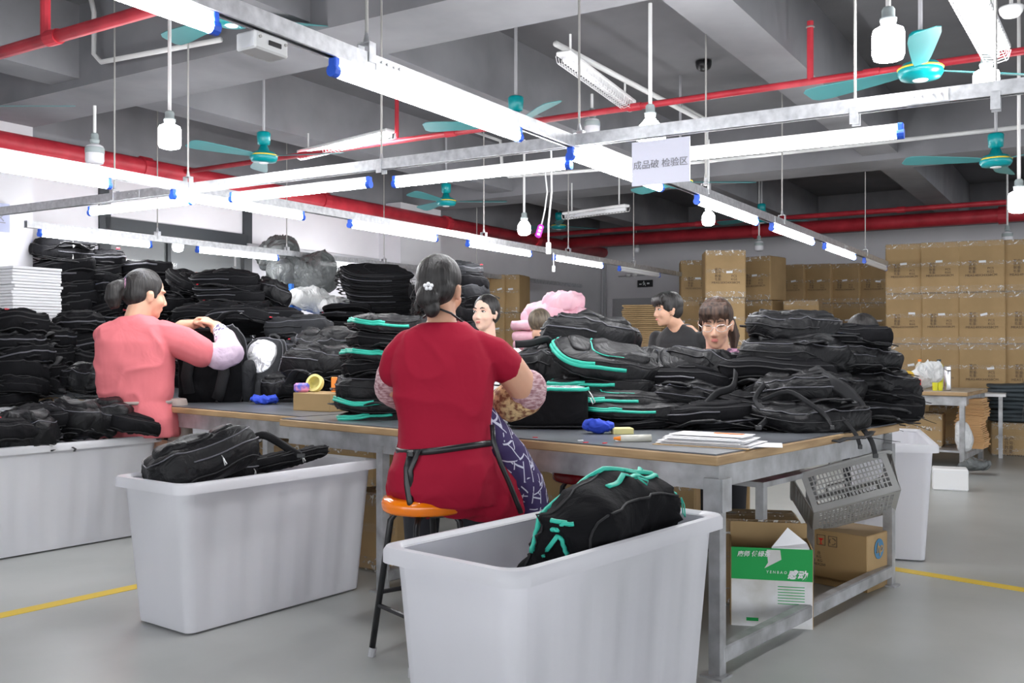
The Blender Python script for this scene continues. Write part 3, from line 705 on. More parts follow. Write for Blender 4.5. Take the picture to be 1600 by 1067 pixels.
def soft_grid(n):
    bm = bmesh.new(); bmesh.ops.create_cube(bm, size=2); bmesh.ops.subdivide_edges(bm, edges=bm.edges[:], cuts=n, use_grid_fill=True)
    bm.verts.index_update(); v = [x.co.copy() for x in bm.verts]; f = [tuple(q.index for q in p.verts) for p in bm.faces]; bm.free(); return v, f
GRID = {n: soft_grid(n) for n in (7, 12, 20)}
def softbox(mb, c, half, n=12, p=4.0, dfm=None, rot=None):
    v, f = GRID[n]; c = Vector(c); out = []
    for q in v:
        r = (abs(q.x)**p+abs(q.y)**p+abs(q.z)**p)**(1/p); u = Vector((q.x/r*half[0], q.y/r*half[1], q.z/r*half[2]))
        if rot: u = rot @ u
        u = u+c; out.append(dfm(u) if dfm else u)
    return mb.add(out, f)
def ridge(x): return 1-min(1, abs(x)*2.6)
def make_dfm(seed, amp, bend, crease, L_, W_, T_):
    off = Vector((seed*3.7, seed*1.3, seed*7.1)); g = random.Random(seed); ph = g.uniform(0, 6); a2 = g.uniform(0, PI)
    def d(p):
        n1 = noise.noise_vector(p*3.1+off); n2 = noise.noise_vector(p*8.5+off*2)
        q = p+n1*amp+n2*amp*.32
        s = (p.x*math.cos(a2)+p.y*math.sin(a2))
        q.z += bend*math.sin(s*6+ph)*.5+bend*.4*math.cos(p.x*9+ph)
        w = p+n1*.08; cr = ridge(noise.noise(Vector((w.x*5, w.y*5, w.z*2))+off))**3+.6*ridge(noise.noise(Vector((w.x*11, w.y*4, w.z*5))+off*3))**3
        q += Vector((p.x*.15, p.y*.15, p.z)).normalized()*(cr*crease) if p.length > .01 else Vector()
        return q
    return d
def se_path(hx, hy, p, z, k, a0=0, a1=2*PI):
    pts = []
    for i in range(k):
        a = a0+(a1-a0)*i/(k if abs(a1-a0-2*PI) < 1e-6 else k-1); c, s_ = math.cos(a), math.sin(a)
        r = (abs(c)**p+abs(s_)**p)**(-1/p); pts.append(Vector((c*r*hx, s_*r*hy, z)))
    return pts
def bag_parts(seed, Wd=.34, Ln=.46, Th=.13, trim='piping', fab='bag', amp=.022, bend=.03, crease=.014, straps=1, tags=0, pocket=True, big=False, window=False):
    g = random.Random(seed*11+3); D = make_dfm(seed, amp, bend, crease, Ln, Wd, Th); parts = []
    hx, hy, hz = Wd/2, Ln/2, Th/2
    mb = MB(); softbox(mb, (0, 0, 0), (hx, hy, hz), 20, 3.6, D); parts.append(('body', mb.mesh('bag_body', fab, True)))
    if pocket:
        mb = MB(); softbox(mb, (g.uniform(-.01, .01), -hy*.22, hz*.85), (hx*.76, hy*.55, hz*.42), 12, 3.5, D); parts.append(('front_pocket', mb.mesh('front_pocket', fab, True)))
        mb = MB(); mb.tube([D(q) for q in se_path(hx*.76, hy*.55, 3.5, hz*.95, 28, PI*.02, PI*.98)] and [D(q+Vector((0, -hy*.22, 0))) for q in se_path(hx*.77, hy*.56, 3.5, hz*.98, 26, 0, PI)], .004, 5)
        parts.append(('pocket_zip', mb.mesh('pocket_zip', trim if trim != 'piping' else 'strap', True)))
        mb = MB(); softbox(mb, (g.uniform(-.03, .03), hy*.55, hz*.95), (hx*.55, hy*.2, hz*.25), 7, 3.5, D); parts.append(('upper_pocket', mb.mesh('upper_pocket', fab, True)))
    def ring(z, r, f=.97, a0=0, a1=2*PI, flat=None, off=0):
        pts = [D(q) for q in se_path(hx*f+off, hy*f+off, 3.6, z, 56, a0, a1)]; mb = MB()
        return mb.tube(pts, r, 6, closed=abs(a1-a0-2*PI) < 1e-6, flat=flat)
    big_r = .0065 if big else .0045
    parts.append(('piping', ring(hz*.62, .0036, .955).mesh('piping', 'piping' if seed >= 20 and trim == 'piping' else 'strap', True)))
    parts.append(('piping', ring(-hz*.62, .0042, .955).mesh('piping', 'strap', True)))
    zt = ring(0.01, big_r, 1.0, -PI*.08, PI*1.08, off=.003, flat=(1.5, .6) if big else None)
    parts.append(('zipper', zt.mesh('zipper', trim if trim != 'piping' or seed % 2 else 'strap', True)))
    if big:
        parts.append(('zipper', ring(hz*.45, big_r*.9, .985, PI*.1, PI*.9, off=.004, flat=(1.5, .6)).mesh('zipper', trim, True)))
    # pulls
    q = D(Vector((hx*1.0, hy*.2, 0)))
    mb = MB().tube([q, q+Vector((.012, 0, -.012)), q+Vector((.018, .004, -.045)), q+Vector((.008, -.004, -.05)), q+Vector((.01, 0, -.014))], .0028, 5)
    parts.append(('zip_pull', mb.mesh('zip_pull', 'tealtrim' if trim == 'tealtrim' else 'buckle', True)))
    for i in range(tags):
        q = D(Vector((g.uniform(-hx*.8, hx*.8), g.uniform(-hy*.9, hy*.9), hz*1.0))); q.z += .012
        parts.append(('zip_pull', MB().box(q, (.03, .012, .008), ch=.002).mesh('red_pull', 'redtag')))
    if window:
        mb = MB(); softbox(mb, (0, hy*.35, hz*.92), (hx*.7, hy*.5, hz*.3), 12, 2.6, D); parts.append(('clear_window', mb.mesh('clear_window', 'silver', True)))
    # handle
    mb = MB().tube([D(Vector((-.045, hy*.96, -.01))), D(Vector((-.04, hy*1.0, -.01)))+Vector((0, .025, 0)), D(Vector((0, hy*1.0, -.01)))+Vector((0, .038, .004)), D(Vector((.04, hy*1.0, -.01)))+Vector((0, .025, 0)), D(Vector((.045, hy*.96, -.01)))], .011, 6, flat=(.35, 1))
    parts.append(('carry_handle', mb.mesh('carry_handle', 'strap', True)))
    if straps:
        for s_ in (-1, 1):
            x0 = s_*.07; o = g.uniform(.05, .12)*s_; dz = g.uniform(-.01, .03)
            pts = [Vector((x0, hy*.85, -hz*.95)), Vector((x0+o*.4, hy*.7, -hz*1.15)), Vector((s_*(hx+.03)+o*.2, hy*.3, -hz*.9+dz)), Vector((s_*(hx+.04)+o*.5, -hy*.1, -hz*.85+dz)), Vector((s_*(hx+.015), -hy*.55, -hz*.9)), Vector((s_*hx*.8, -hy*.85, -hz*.95))]
            pts2 = []
            for i in range(len(pts)-1):
                for j in range(4): pts2.append(D(pts[i].lerp(pts[i+1], j/4)))
            pts2.append(D(pts[-1])); k = len(pts2); rr = [.027 if i < k*.6 else .014 for i in range(k)]
            parts.append(('shoulder_strap', MB().tube(pts2, rr, 8, flat=(.28, 1), up=(0, 0, 1)).mesh('shoulder_strap', 'strap', True)))
            q = pts2[int(k*.62)]; parts.append(('buckle', MB().box(q, (.036, .022, .014), ch=.003).mesh('buckle', 'black')))
            e = pts2[int(k*.75)]; parts.append(('webbing', MB().tube([e, e+Vector((s_*.04, -.03, -.006)), e+Vector((s_*.06, -.08, -.02)), e+Vector((s_*.05, -.12, -.03))], .009, 4, flat=(.2, 1), up=(0, 0, 1)).mesh('webbing', 'strap', True)))
    return parts
V = {}
for i in range(4): V['flat%d' % i] = bag_parts(i+1, .35, .46, .11, fab='bag', tags=i % 2*2)
for i in range(2): V['thin%d' % i] = bag_parts(i+10, .36, .44, .07, fab='bag', straps=0, tags=i, amp=.014, bend=.02)
for i in range(3): V['fat%d' % i] = bag_parts(i+20, .34, .48, .19, fab='bagb', amp=.03, bend=.03, crease=.022)
for i in range(3): V['teal%d' % i] = bag_parts(i+30, .35, .48, .1, trim='tealtrim', fab='bagb', straps=i == 0, pocket=i != 1, amp=.02, big=True)
V['grey0'] = bag_parts(40, .34, .46, .15, fab='baggrey', tags=3, amp=.024)
V['window'] = bag_parts(41, .32, .44, .16, fab='baggrey', window=True, pocket=False, straps=0)
def bag(v, loc, rot, label, sc=1, group=None):
    t = thing('backpack', label, 'backpack', loc, rot, group)
    t.scale = (sc, sc, sc) if isinstance(sc, (int, float)) else sc
    par = {}
    for nm, me in V[v]:
        up = {'buckle': 'shoulder_strap', 'webbing': 'shoulder_strap', 'zip_pull': 'zipper', 'pocket_zip': 'front_pocket'}.get(nm)
        par[nm] = link(nm, me, par.get(up, t))
    return t
R_ = math.radians
def bagp(v, px, py, d, rz, rx, ry, label, sc=1): return bag(v, W(px, py, d), (R_(rx), R_(ry), R_(rz)), label, sc)
def bag_stack(px, d, z0, z1, th, where, pool, yaw, jit=.05, base='backpack', sc=1.08, tilt=7):
    k = max(1, round((z1-z0)/th)); g = random.Random(int(px*7+d*100))
    for i in range(k):
        v = pool[g.randrange(len(pool))]; T0 = {'flat': .125, 'thin': .08, 'fats': .2, 'fat0': .2, 'fat1': .2, 'fat2': .2, 'grey': .17, 'teal': .11}.get(v[:4], .12)
        p = GX(px, d, z0+th*(i+.5)); p.x += g.uniform(-jit, jit); p.y += g.uniform(-jit, jit)
        bag(v, p, (R_(g.uniform(-tilt, tilt)), R_(g.uniform(-tilt, tilt)), R_(yaw+g.choice((0, 180))+g.uniform(-16, 16))),
            'folded black %s, %s in %s' % (base, from_top(k-1-i, k).replace(' from the top', ''), where), (sc, sc, sc*th*1.45/T0))
flat = ['flat0', 'flat1', 'flat2', 'flat3']; thin = ['thin0', 'thin1']; mix = flat+['thin0', 'grey0']
# ---- far left wall of bags, beside the white pillar
for px, d, z1, wh, yaw in ((98, 8.4, 2.1, 'the tall stack touching the white pillar', -60), (158, 8.7, 2.08, 'the tall stack second from the white pillar', 30), (222, 8.95, 1.96, 'the tall stack behind the woman in pink', -50)):
    bag_stack(px, d, TZ, z1, .095, wh, flat+thin, yaw, .03, sc=1.05)
for px, d, z1, wh, yaw in ((22, 7.15, 1.40, 'the low stack at the left edge', 60), (-45, 7.3, 1.3, 'the stack mostly outside the left edge', 60), (125, 8.0, 1.42, 'the stack left of the pink shirt', 50), (70, 7.7, 1.25, 'the low stack behind the left edge stack', 40),
                           (292, 9.0, 1.83, 'the stack right of the ponytail', 20)):
    bag_stack(px, d, TZ, z1, .12, wh, mix, yaw, .04)
bagp('fat0', 142, 590, 7.1, 60, 0, 0, 'rounded black backpack alone on the table left of the pink shirt', .9)
bagp('flat0', 30, 607, 7.0, 40, 0, 0, 'flat black backpack lying by the tape at the left edge', .8)
# ---- heap in front of the interior window
bag_stack(345, 8.5, TZ, 1.45, .12, 'the heap right of the pink shirt', mix, 25, .05)
bag_stack(430, 8.6, TZ, 1.38, .12, 'the heap below the blue rack', mix, 10, .05)
for i in range(5):
    bagp('thin%d' % (i % 2) if i % 2 else 'flat2', 352+i*5, 436+i*13, 8.5-.03*i, 95, 0, -14+i*1.5, 'black backpack, %s in the leaning pile in front of the window' % ORD[i], (1.15, 1.25, .95))
bagp('flat1', 300, 440, 8.6, 60, 20, 0, 'rolled black backpack left of the leaning pile', 1.0)
bagp('fat1', 425, 462, 8.7, 20, 0, 15, 'slumped black backpack at the right end of the leaning pile', .95)
bagp('flat3', 330, 492, 7.9, 80, 0, -6, 'long black backpack lying behind the hands of the woman in pink', 1.15)
bagp('flat2', 372, 505, 7.7, 100, 0, 14, 'black backpack sloping down right of the hands in pink sleeves', 1.1)
bagp('flat0', 430, 500, 7.9, 95, 0, 4, 'black backpack under the blue rack post', 1.0)
bagp('grey0', 470, 515, 7.6, 85, 0, 4, 'charcoal backpack with a buckled strap in the middle of the left table', 1.15)
bagp('grey0', 495, 545, 7.3, 95, 0, -3, 'charcoal backpack with red zip pulls, upper of two', 1.1)
bagp('grey0', 485, 578, 7.0, 80, 2, 2, 'charcoal backpack with red zip pulls, lower of two', 1.15)
bagp('fat2', 440, 600, 6.7, 10, 10, 0, 'dark slumped bag right of the silver windowed bag', .8)
bagp('fat1', 525, 600, 6.5, 40, 0, 0, 'black bag behind the small carton', .8)
bagp('flat1', 560, 560, 6.9, 90, 0, 3, 'black backpack between left table heap and teal trimmed stack', 1.0)
bag_stack(580, 7.4, TZ, 1.22, .12, 'the stack behind the teal trimmed stack', mix, 80, .04)
bagp('window', 412, 582, 6.75, -15, 68, 0, 'grey bag with a silver film window leaning by the open backpack', (.9, 1.15, 1))
# upright open backpack the woman in pink works on
UB = bag_parts(55, .44, .56, .24, fab='bag', straps=0, amp=.02, bend=.015, crease=.02); V['upright'] = UB
t = bag('upright', W(335, 578, 6.62), (R_(84), 0, R_(6+180)), 'upright open black backpack the woman in pink is working on')
mb = MB().tube([(-.07, .2, -.13), (-.09, .12, -.17), (-.1, .0, -.19), (-.07, -.12, -.18), (-.045, -.18, -.165)], .04, 8, flat=(.3, 1), up=(0, 0, 1)); obj('shoulder_strap', mb, 'strap', t, smooth=True)
mb = MB().tube([(-.045, -.18, -.165), (-.04, -.26, -.16), (-.035, -.4, -.155)], .012, 4, flat=(.3, 1), up=(0, 0, 1)); obj('webbing', mb, 'strap', t, smooth=True)
mb = MB().tube([(.1, .2, -.13), (.13, .1, -.16), (.15, -.02, -.17), (.14, -.14, -.15)], .04, 8, flat=(.3, 1), up=(0, 0, 1)); obj('shoulder_strap', mb, 'strap', t, smooth=True)
mb = MB(); softbox(mb, (-.23, -.08, .0), (.05, .15, .08), 12, 3.5, make_dfm(3, .01, 0, .01, 1, 1, 1)); obj('side_pocket', mb, 'baggrey', t, smooth=True)
# ---- far fan shaped heap of thin panels: each folded panel is a thing
for i in range(15):
    a = i/14; px = 560+16*math.sin(a*5)+a*30; py = 512-a*88; bagp('thin%d' % (i % 2), px+14, py, 10.2-.04*i, 92+i*2, 0, -6-a*18+(i % 3)*3, 'thin black bag panel, %s in the fan shaped far heap' % ORD[14-i], (1.35, 1.5, .85))
for i in range(4): bagp('thin%d' % (i % 2), 545-i*4, 485+i*14, 9.7, 80, 0, 14, 'thin black bag panel, %s sticking out of the far heap to the left' % ORD[i], (1.1, 1.1, .8))
bag_stack(600, 10.0, .3, 1.42, .13, 'the pile under the fan shaped heap', mix, 60, .05, sc=1.3)
bag_stack(725, 9.4, .5, 1.98, .115, 'the stack behind the head of the woman in red', mix, 35, .05, sc=1.0, tilt=8)
bag_stack(688, 9.2, .5, 1.75, .115, 'the stack hidden by the head of the woman in red', mix, 70, .04)
# ---- near stack left of the woman in red (teal trims)
lay = [('teal0', 592, 652, 82), ('teal2', 590, 632, 96), ('fat0', 592, 606, 88), ('flat3', 600, 578, 84), ('teal1', 602, 556, 98), ('flat1', 606, 533, 84), ('teal1', 612, 508, 90)]
for i, (v, px, py, rz) in enumerate(lay):
    bagp(v, px, py, 5.15, rz+20, 0, 2 if i < 6 else -2, 'black teal trimmed backpack, %s in the stack left of the woman in red' % (from_top(len(lay)-1-i, len(lay)).replace(' from the top', '')), (1.0, .9, .85))
# ---- middle heap on the near table
for v, px, py, d, rz, rx, ry, sc, lab in (
    ('fat1', 922, 538, 5.25, 95, 6, 8, 1.05, 'large glossy black backpack on top of the middle heap'),
    ('fat0', 868, 572, 5.2, 80, 0, 6, 1.0, 'black backpack below the top one, left side of the middle heap'),
    ('flat1', 850, 605, 5.25, 85, 0, 3, 1.0, 'black backpack right behind the elbow of the woman in red'),
    ('fat2', 940, 585, 5.3, 90, 0, -4, 1.0, 'black backpack in the core of the middle heap'),
    ('teal2', 945, 566, 4.85, 98, 5, -13, (1.0, 1.1, 1.1), 'black bag with a long teal zip sloping up to the right'),
    ('teal0', 940, 603, 4.85, 82, 0, -3, (1, 1.12, 1), 'black teal trimmed bag, second below the sloping zip'),
    ('teal2', 965, 630, 4.7, 95, 0, 4, (1, 1.1, .8), 'black teal trimmed bag, third below the sloping zip'),
    ('teal1', 1000, 645, 4.6, 86, 0, 3, (1, 1.1, .7), 'flat black bag with a teal pull, low in the middle heap'),
    ('thin0', 1020, 655, 4.62, 92, 0, 1, (1, 1.2, .6), 'flattest black bag lying on the table before the middle heap'),
    ('teal2', 900, 650, 4.75, 80, 0, 0, (.9, 1, .8), 'black teal trimmed bag right behind the box shaped one'),
    ('fat2', 1055, 580, 5.0, 100, 0, -20, (1, 1, .8), 'black backpack leaning between middle heap and right heap'),
    ('fat0', 1108, 583, 5.0, 60, 16, 22, (.9, .95, .85), 'peaked black backpack under the chin of the woman with glasses'),
    ('flat2', 1075, 602, 4.85, 90, 0, 4, 1.0, 'black backpack, third down in the gap heap'),
    ('fat1', 1090, 628, 4.75, 80, 0, 0, (1, 1, .7), 'black backpack, fourth down in the gap heap'),
    ('flat0', 1100, 652, 4.55, 95, 0, 2, (1, 1, .8), 'lowest black backpack in the gap heap'),
    # right heap
    ('fat2', 1243, 514, 4.85, 94, 0, 5, (.95, .95, .8), 'black backpack with grey piping on top of the right heap'),
    ('flat1', 1318, 532, 4.85, 84, 0, 14, (.95, 1.0, .9), 'black backpack sloping right at the top of the right heap'),
    ('fat0', 1245, 553, 4.8, 95, 0, 2, (1.1, 1.1, .85), 'black backpack, second layer of the right heap, left side'),
    ('fat1', 1325, 570, 4.85, 80, 0, 6, (1, 1, .7), 'black backpack, second layer of the right heap, right side'),
    ('flat3', 1215, 590, 4.75, 85, 0, 0, 1.15, 'black backpack, third layer of the right heap, left side'),
    ('fat0', 1355, 600, 4.9, 100, 0, 4, (1, 1, .65), 'black backpack, third layer of the right heap, right side'),
    ('fat1', 1255, 618, 4.6, 95, 0, 6, (1.1, 1.15, .75), 'black backpack, fourth layer of the right heap, left side'),
    ('flat2', 1375, 628, 4.85, 75, 0, -6, (.9, .8, 1), 'black backpack poking over the right table end, upper one'),
    ('flat0', 1370, 645, 4.8, 95, 0, 2, (.9, .85, .9), 'black backpack poking over the right table end, lower one'),
    ('fat2', 1265, 648, 4.45, 88, 0, -2, (1.1, 1.15, .72), 'widest black backpack at the foot of the right heap'),
    ('flat3', 1170, 640, 4.6, 70, 0, 0, (1, 1, .9), 'black backpack with loose straps left in the right heap'),
    ('thin1', 1150, 655, 4.55, 95, 0, 0, (1, 1, .8), 'flat black bag at the left foot of the right heap'),
):
    g = random.Random(int(px*3+py)); top_ = py < 580
    bagp(v, px, py, d, rz+(0 if 'teal' in v else g.uniform(-22, 22)), rx+g.uniform(-4, 4), ry+g.uniform(-3, 3), lab, sc)
bagp('fat1', 505, 575, 6.3, 75, 0, 4, 'black bag filling the gap left of the teal trimmed stack', 1.0)
bagp('fat2', 520, 540, 6.6, 100, 0, -6, 'black bag leaning on the back of the teal trimmed stack', 1.0)
# loose straps: over the table end and through the heap
def strap(label, pts, w, parentname='loose_strap'):
    t = thing(parentname, label, 'strap', pts[0]); p0 = Vector(pts[0]); q = [Vector(p)-p0 for p in pts]; s = []
    for i in range(len(q)-1):
        for j in range(4):
            a, b, c_, d_ = q[max(i-1, 0)], q[i], q[i+1], q[min(i+2, len(q)-1)]; u = j/4
            s.append(.5*((2*b)+(c_-a)*u+(2*a-5*b+4*c_-d_)*u*u+(3*b-a-3*c_+d_)*u**3))
    s.append(q[-1]); obj('webbing', MB().tube(s, w, 6, flat=(.15, 1), up=(-.3, 1, .2)), 'strap', t, smooth=True)
    e = s[-1]; obj('strap_end', MB().box(e, (w*1.9, .008, .02), ch=.002), 'black', t)
strap('black strap hanging over the right table end, longer one', [W(1335, 655, 4.4), W(1350, 672, 4.35), W(1362, 690, 4.33), W(1368, 712, 4.33)], .013)
strap('black strap hanging over the right table end, shorter one', [W(1300, 640, 4.3), W(1322, 660, 4.27), W(1338, 680, 4.25), W(1344, 698, 4.24)], .01)
strap('thin black strap over the front of the right heap', [W(1190, 625, 4.3), W(1230, 612, 4.28), W(1262, 628, 4.25), W(1290, 650, 4.25), W(1300, 668, 4.2)], .011)
strap('pale edged strap looping down on the right heap', [W(1195, 600, 4.42), W(1180, 625, 4.36), W(1200, 650, 4.3), W(1185, 668, 4.25)], .016)
strap('wide black shoulder strap crossing the right heap diagonally', [W(1270, 575, 4.5), W(1295, 595, 4.42), W(1325, 615, 4.4), W(1345, 640, 4.38), W(1348, 655, 4.38)], .034)
strap('grey edged strap curling left of the right heap', [W(1150, 580, 4.6), W(1145, 605, 4.5), W(1120, 615, 4.5), W(1095, 640, 4.45), W(1070, 650, 4.45)], .02)
strap('black strap bridging from the red sleeve to the middle heap', [W(805, 538, 4.9), W(830, 536, 4.9), W(855, 530, 4.95), W(862, 545, 5.0)], .02)
# box shaped bag beside the cuff of the woman in red
t = thing('backpack', 'box shaped black bag with a clear teal edged lid beside the patterned cuff', 'backpack', ST(858, 668, TZ) if 'ST' in globals() else GX(858, 4.3, TZ), R_(-6))
D = make_dfm(9, .008, 0, .006, 1, 1, 1)
mb = MB(); softbox(mb, (0, 0, .095), (.19, .13, .092), 20, 7, D); obj('body', mb, 'bag', t, smooth=True)
mb = MB(); softbox(mb, (0, 0, .188), (.175, .115, .008), 12, 6, D); obj('clear_lid', mb, 'silver', t, smooth=True)
obj('zipper', MB().tube([D(q) for q in se_path(.192, .133, 7, .184, 50)], .007, 6, closed=True, flat=(1.3, .6)), 'tealtrim', t, smooth=True)
obj('piping', MB().tube([D(q) for q in se_path(.193, .133, 7, .012, 50)], .005, 6, closed=True), 'bagb', t, smooth=True)
obj('zip_pull', MB().tube([(.19, -.1, .18), (.205, -.12, .16), (.22, -.12, .13), (.21, -.125, .12), (.198, -.12, .15)], .003, 5), 'buckle', t, smooth=True)
# ---- bags in the bins
V['bin3'] = bag_parts(60, .36, .6, .22, trim='tealtrim', fab='bag', straps=0, amp=.03, bend=.02, crease=.03, big=True, pocket=False)
bag('bin3', W(948, 838, 2.98), (R_(62), R_(-8), R_(48+90-90)), 'large black bag with teal zips sticking out of the nearest bin', (1, 1, 1)).rotation_euler = (R_(6), R_(-66), R_(-42))
V['bin2'] = bag_parts(61, .36, .46, .2, fab='bagb', straps=0, amp=.02, crease=.015)
def conform(o, pts, lift=.004):
    from mathutils.bvhtree import BVHTree
    bpy.context.view_layer.update(); b_ = [c for c in o.children if c.name.startswith('body')][0]; mw = o.matrix_world
    tr_ = BVHTree.FromPolygons([mw @ v.co for v in b_.data.vertices], [tuple(p.vertices) for p in b_.data.polygons]); inv = mw.inverted(); out = []
    for i in range(len(pts)-1):
        for j in range(8):
            q, nn, _, _ = tr_.find_nearest(Vector(pts[i]).lerp(Vector(pts[i+1]), j/8)); out.append(inv @ (q+nn*lift))
    return out
b3 = [o for o in bpy.data.objects if o.get('label') == 'large black bag with teal zips sticking out of the nearest bin'][0]
for r_, pp in ((.009, [(822, 862, 2.78), (838, 800, 2.84), (880, 764, 2.9), (935, 742, 2.98), (990, 740, 3.08), (1040, 744, 3.15), (1075, 752, 3.2)]), (.007, [(860, 800, 2.7), (870, 814, 2.7), (888, 818, 2.7)]), (.007, [(850, 838, 2.7), (872, 825, 2.7), (900, 820, 2.7)]), (.007, [(846, 856, 2.68), (862, 858, 2.68), (880, 874, 2.68)]), (.006, [(825, 878, 2.68), (832, 868, 2.68), (842, 872, 2.68)])):
    obj('zipper', MB().tube(conform(b3, [W(*q) for q in pp]), r_, 6, flat=(1, 1)), 'tealtrim', b3, smooth=True)
t_ = conform(b3, [W(1075, 760, 3.12), W(1070, 770, 3.1)])[0]; dn = b3.matrix_world.to_3x3().inverted() @ Vector((.01, 0, -.05))
obj('zip_pull', MB().tube([t_, t_+dn*.6+Vector((.006, .004, 0)), t_+dn*1.3, t_+dn*.9-Vector((.006, .004, 0)), t_], .0025, 5), 'tealtrim', b3, smooth=True)
bag('bin2', W(312, 716, 4.22), (R_(20), R_(-5), R_(-60)), 'black backpack with a flap pocket lying in the second bin', (1, 1.0, .9))
bagp('thin0', 436, 718, 4.65, -50, 10, -12, 'flat black bag behind the pocketed one in the second bin', (.8, 1, .8))
bagp('flat2', 350, 728, 4.45, -30, 0, 0, 'black backpack lowest in the second bin', .85)
strap('curled black strap on the bags in the second bin', [W(385, 690, 4.6), W(410, 680, 4.6), W(430, 688, 4.6), W(452, 702, 4.55), W(470, 712, 4.5)], .02)
for i, (v, px, py, d, rz, ry) in enumerate((('fat0', 40, 672, 5.6, 30, 0), ('fat1', 120, 660, 5.85, 60, 4), ('flat2', 200, 664, 6.0, 40, 10), ('fat2', 165, 650, 6.0, 20, 0), ('flat0', 75, 655, 5.8, 80, -6), ('flat3', -10, 676, 5.4, 60, 0))):
    bagp(v, px, py, d, rz, 0, ry, 'black backpack, %s in the left edge bin' % ['nearest of those', 'middle one', 'rightmost', 'topmost', 'second from the left', 'leftmost'][i], .95)
bagp('flat1', 10, 622, 7.0, 70, 0, 0, 'black backpack at the left edge above the heaped bin', .9)
# ================================================================ THINGS ON AND UNDER THE TABLES
def cloth(label, c, hx, hy, hz, material, seed, yaw=0, name='cloth', cat='cloth', amp=.5, p=2.6):
    D0 = make_dfm(seed, .03, hz*.3, hz*.7, 1, 1, 1); D = lambda q: D0(q)+noise.noise_vector(q*38+Vector((seed, 0, 0)))*.011+noise.noise_vector(q*80)*.004; mb = MB(); softbox(mb, (0, 0, hz), (hx, hy, hz), 20, p, D)
    zmin = min(v.z for v in mb.v)
    for v in mb.v: v.z -= zmin
    return tag(obj(name, mb, material, None, c, (0, 0, yaw), True), label, cat)
M['stickyel'] = mat('pale_yellow_paper', (.72, .66, .3), .7); M['glue'] = mat('clear_glue_bottle', (.75, .74, .66), .2, alpha=.8)
M['orangecap'] = mat('orange_cap', (.9, .25, .02), .4); M['tapeyel'] = mat('yellow_tape_roll', (.75, .68, .25), .4)
M['pink'] = mottle(mat('pink_fabric', (.75, .42, .5), .8), (.68, .36, .45), (.8, .5, .57), 4); add_bump(M['pink'], 5, .6, .04, distort=1)
M['sackgrey'] = mat('grey_plastic_sack', (.14, .15, .15), .3, alpha=.95); add_bump(M['sackgrey'], 6, 1, .06, distort=1.5)
M['sackwhite'] = mat('white_plastic_sack', (.75, .76, .76), .35); add_bump(M['sackwhite'], 7, 1, .05, distort=1.5)
M['magenta'] = mat('magenta_plastic_bag', (.4, .01, .12), .3); add_bump(M['magenta'], 9, 1, .04, distort=1)
M['green'] = mat('green_carton_print', (.0, .36, .07), .6); M['whiteboxp'] = mottle(mat('white_carton_print', (.72, .72, .72), .7), (.6, .59, .55), (.78, .78, .79), 6, .35, .55)
M['rackblue'] = mat('blue_rack_steel', (.02, .16, .62), .45); M['basket'] = mat('grey_basket_plastic', (.36, .36, .35), .5)
M['logo'] = mat('blue_carton_emblem', (.06, .2, .35), .6); M['kraft'] = mat('kraft_envelopes', (.68, .4, .18), .7)
M['steel'] = mat('brushed_steel', (.6, .6, .62), .25, .9); M['redpl'] = mat('red_plastic', (.75, .01, .015), .3); M['bundle'] = mat('dark_green_grey_cloth', (.05, .065, .075), .7)
M['tableLight'] = mottle(mat('pale_worn_tabletop', (.5, .42, .33), .5), (.4, .33, .25), (.6, .52, .43), 8)
M['oil'] = mat('yellow_drink', (.75, .72, .05), .15, alpha=.9)
def paper_sheet(t, c, sz, yaw, m='paper', nm='sheet'):
    mb = MB(); mb.box((0, 0, 0), (sz[0], sz[1], sz[2])); return obj(nm, mb, m, t, c, (0, 0, yaw))
t = thing('paper_stack', 'loose stack of white papers on the near table corner', 'papers', ST(1110, 694, TZ), TYAW+.2)
for i in range(9):
    g = random.Random(i); paper_sheet(t, (g.uniform(-.02, .02), g.uniform(-.015, .015), .004+i*.0035), (.36-.008*i, .24-.005*i, .002), g.uniform(-.06, .06))
paper_sheet(t, (.2, .02, .006), (.15, .16, .002), .25)
paper_sheet(t, (.0, .02, .038), (.3, .16, .002), -.04); paper_sheet(t, (.06, .05, .041), (.12, .02, .002), -.05, 'orangecap', 'orange_strip')
obj('clipboard', MB().box((0, -.01, 0), (.38, .26, .003)), 'carton', t, (0, 0, .002))
cloth('crumpled blue cloth on the near table beside the yellow pad', ST(936, 678, TZ), .058, .045, .022, 'blue', 3)
cloth('crumpled blue cloth on the left table before the small carton', ST(414, 632, TZ), .085, .06, .024, 'blue', 5)
cloth('flat blue cloth by the tape roll at the left edge', ST(48, 609, TZ), .12, .06, .01, 'blue', 8)
t = tag(obj('note_pad', MB().box((0, 0, .014), (.09, .07, .028), ch=.003), 'stickyel', None, ST(972, 678, TZ), (0, 0, .1)), 'pale yellow note pad beside the blue cloth', 'pad')
t = thing('glue_bottle', 'clear glue bottle with an orange tip lying on the near table', 'bottle', ST(985, 685, TZ+.015), 0)
obj('bottle_body', MB().cyl((-.04, 0, 0), (.085, .01, 0), .014, .016, 12), 'glue', t, smooth=True); obj('cap', MB().cyl((-.068, 0, 0), (-.04, 0, 0), .005, .01, 10), 'orangecap', t)
t = thing('carton', 'small open carton on the left table holding cups and tape', 'box', ST(484, 643, TZ), R_(-33))
obj('box_body', MB().box((0, .12, .055), (.3, .22, .108), ch=.004), 'carton', t); obj('seam', MB().box((0, .12, .1095), (.3, .006, .002)), 'cartondk', t)
q = Vector(t.location)+Vector((.02, .14, .11))
t = thing('tape_roll', 'yellow tape roll lying tilted on the small carton', 'tape', q+Vector((-.02, 0, 0)), (R_(70), 0, R_(-20)))
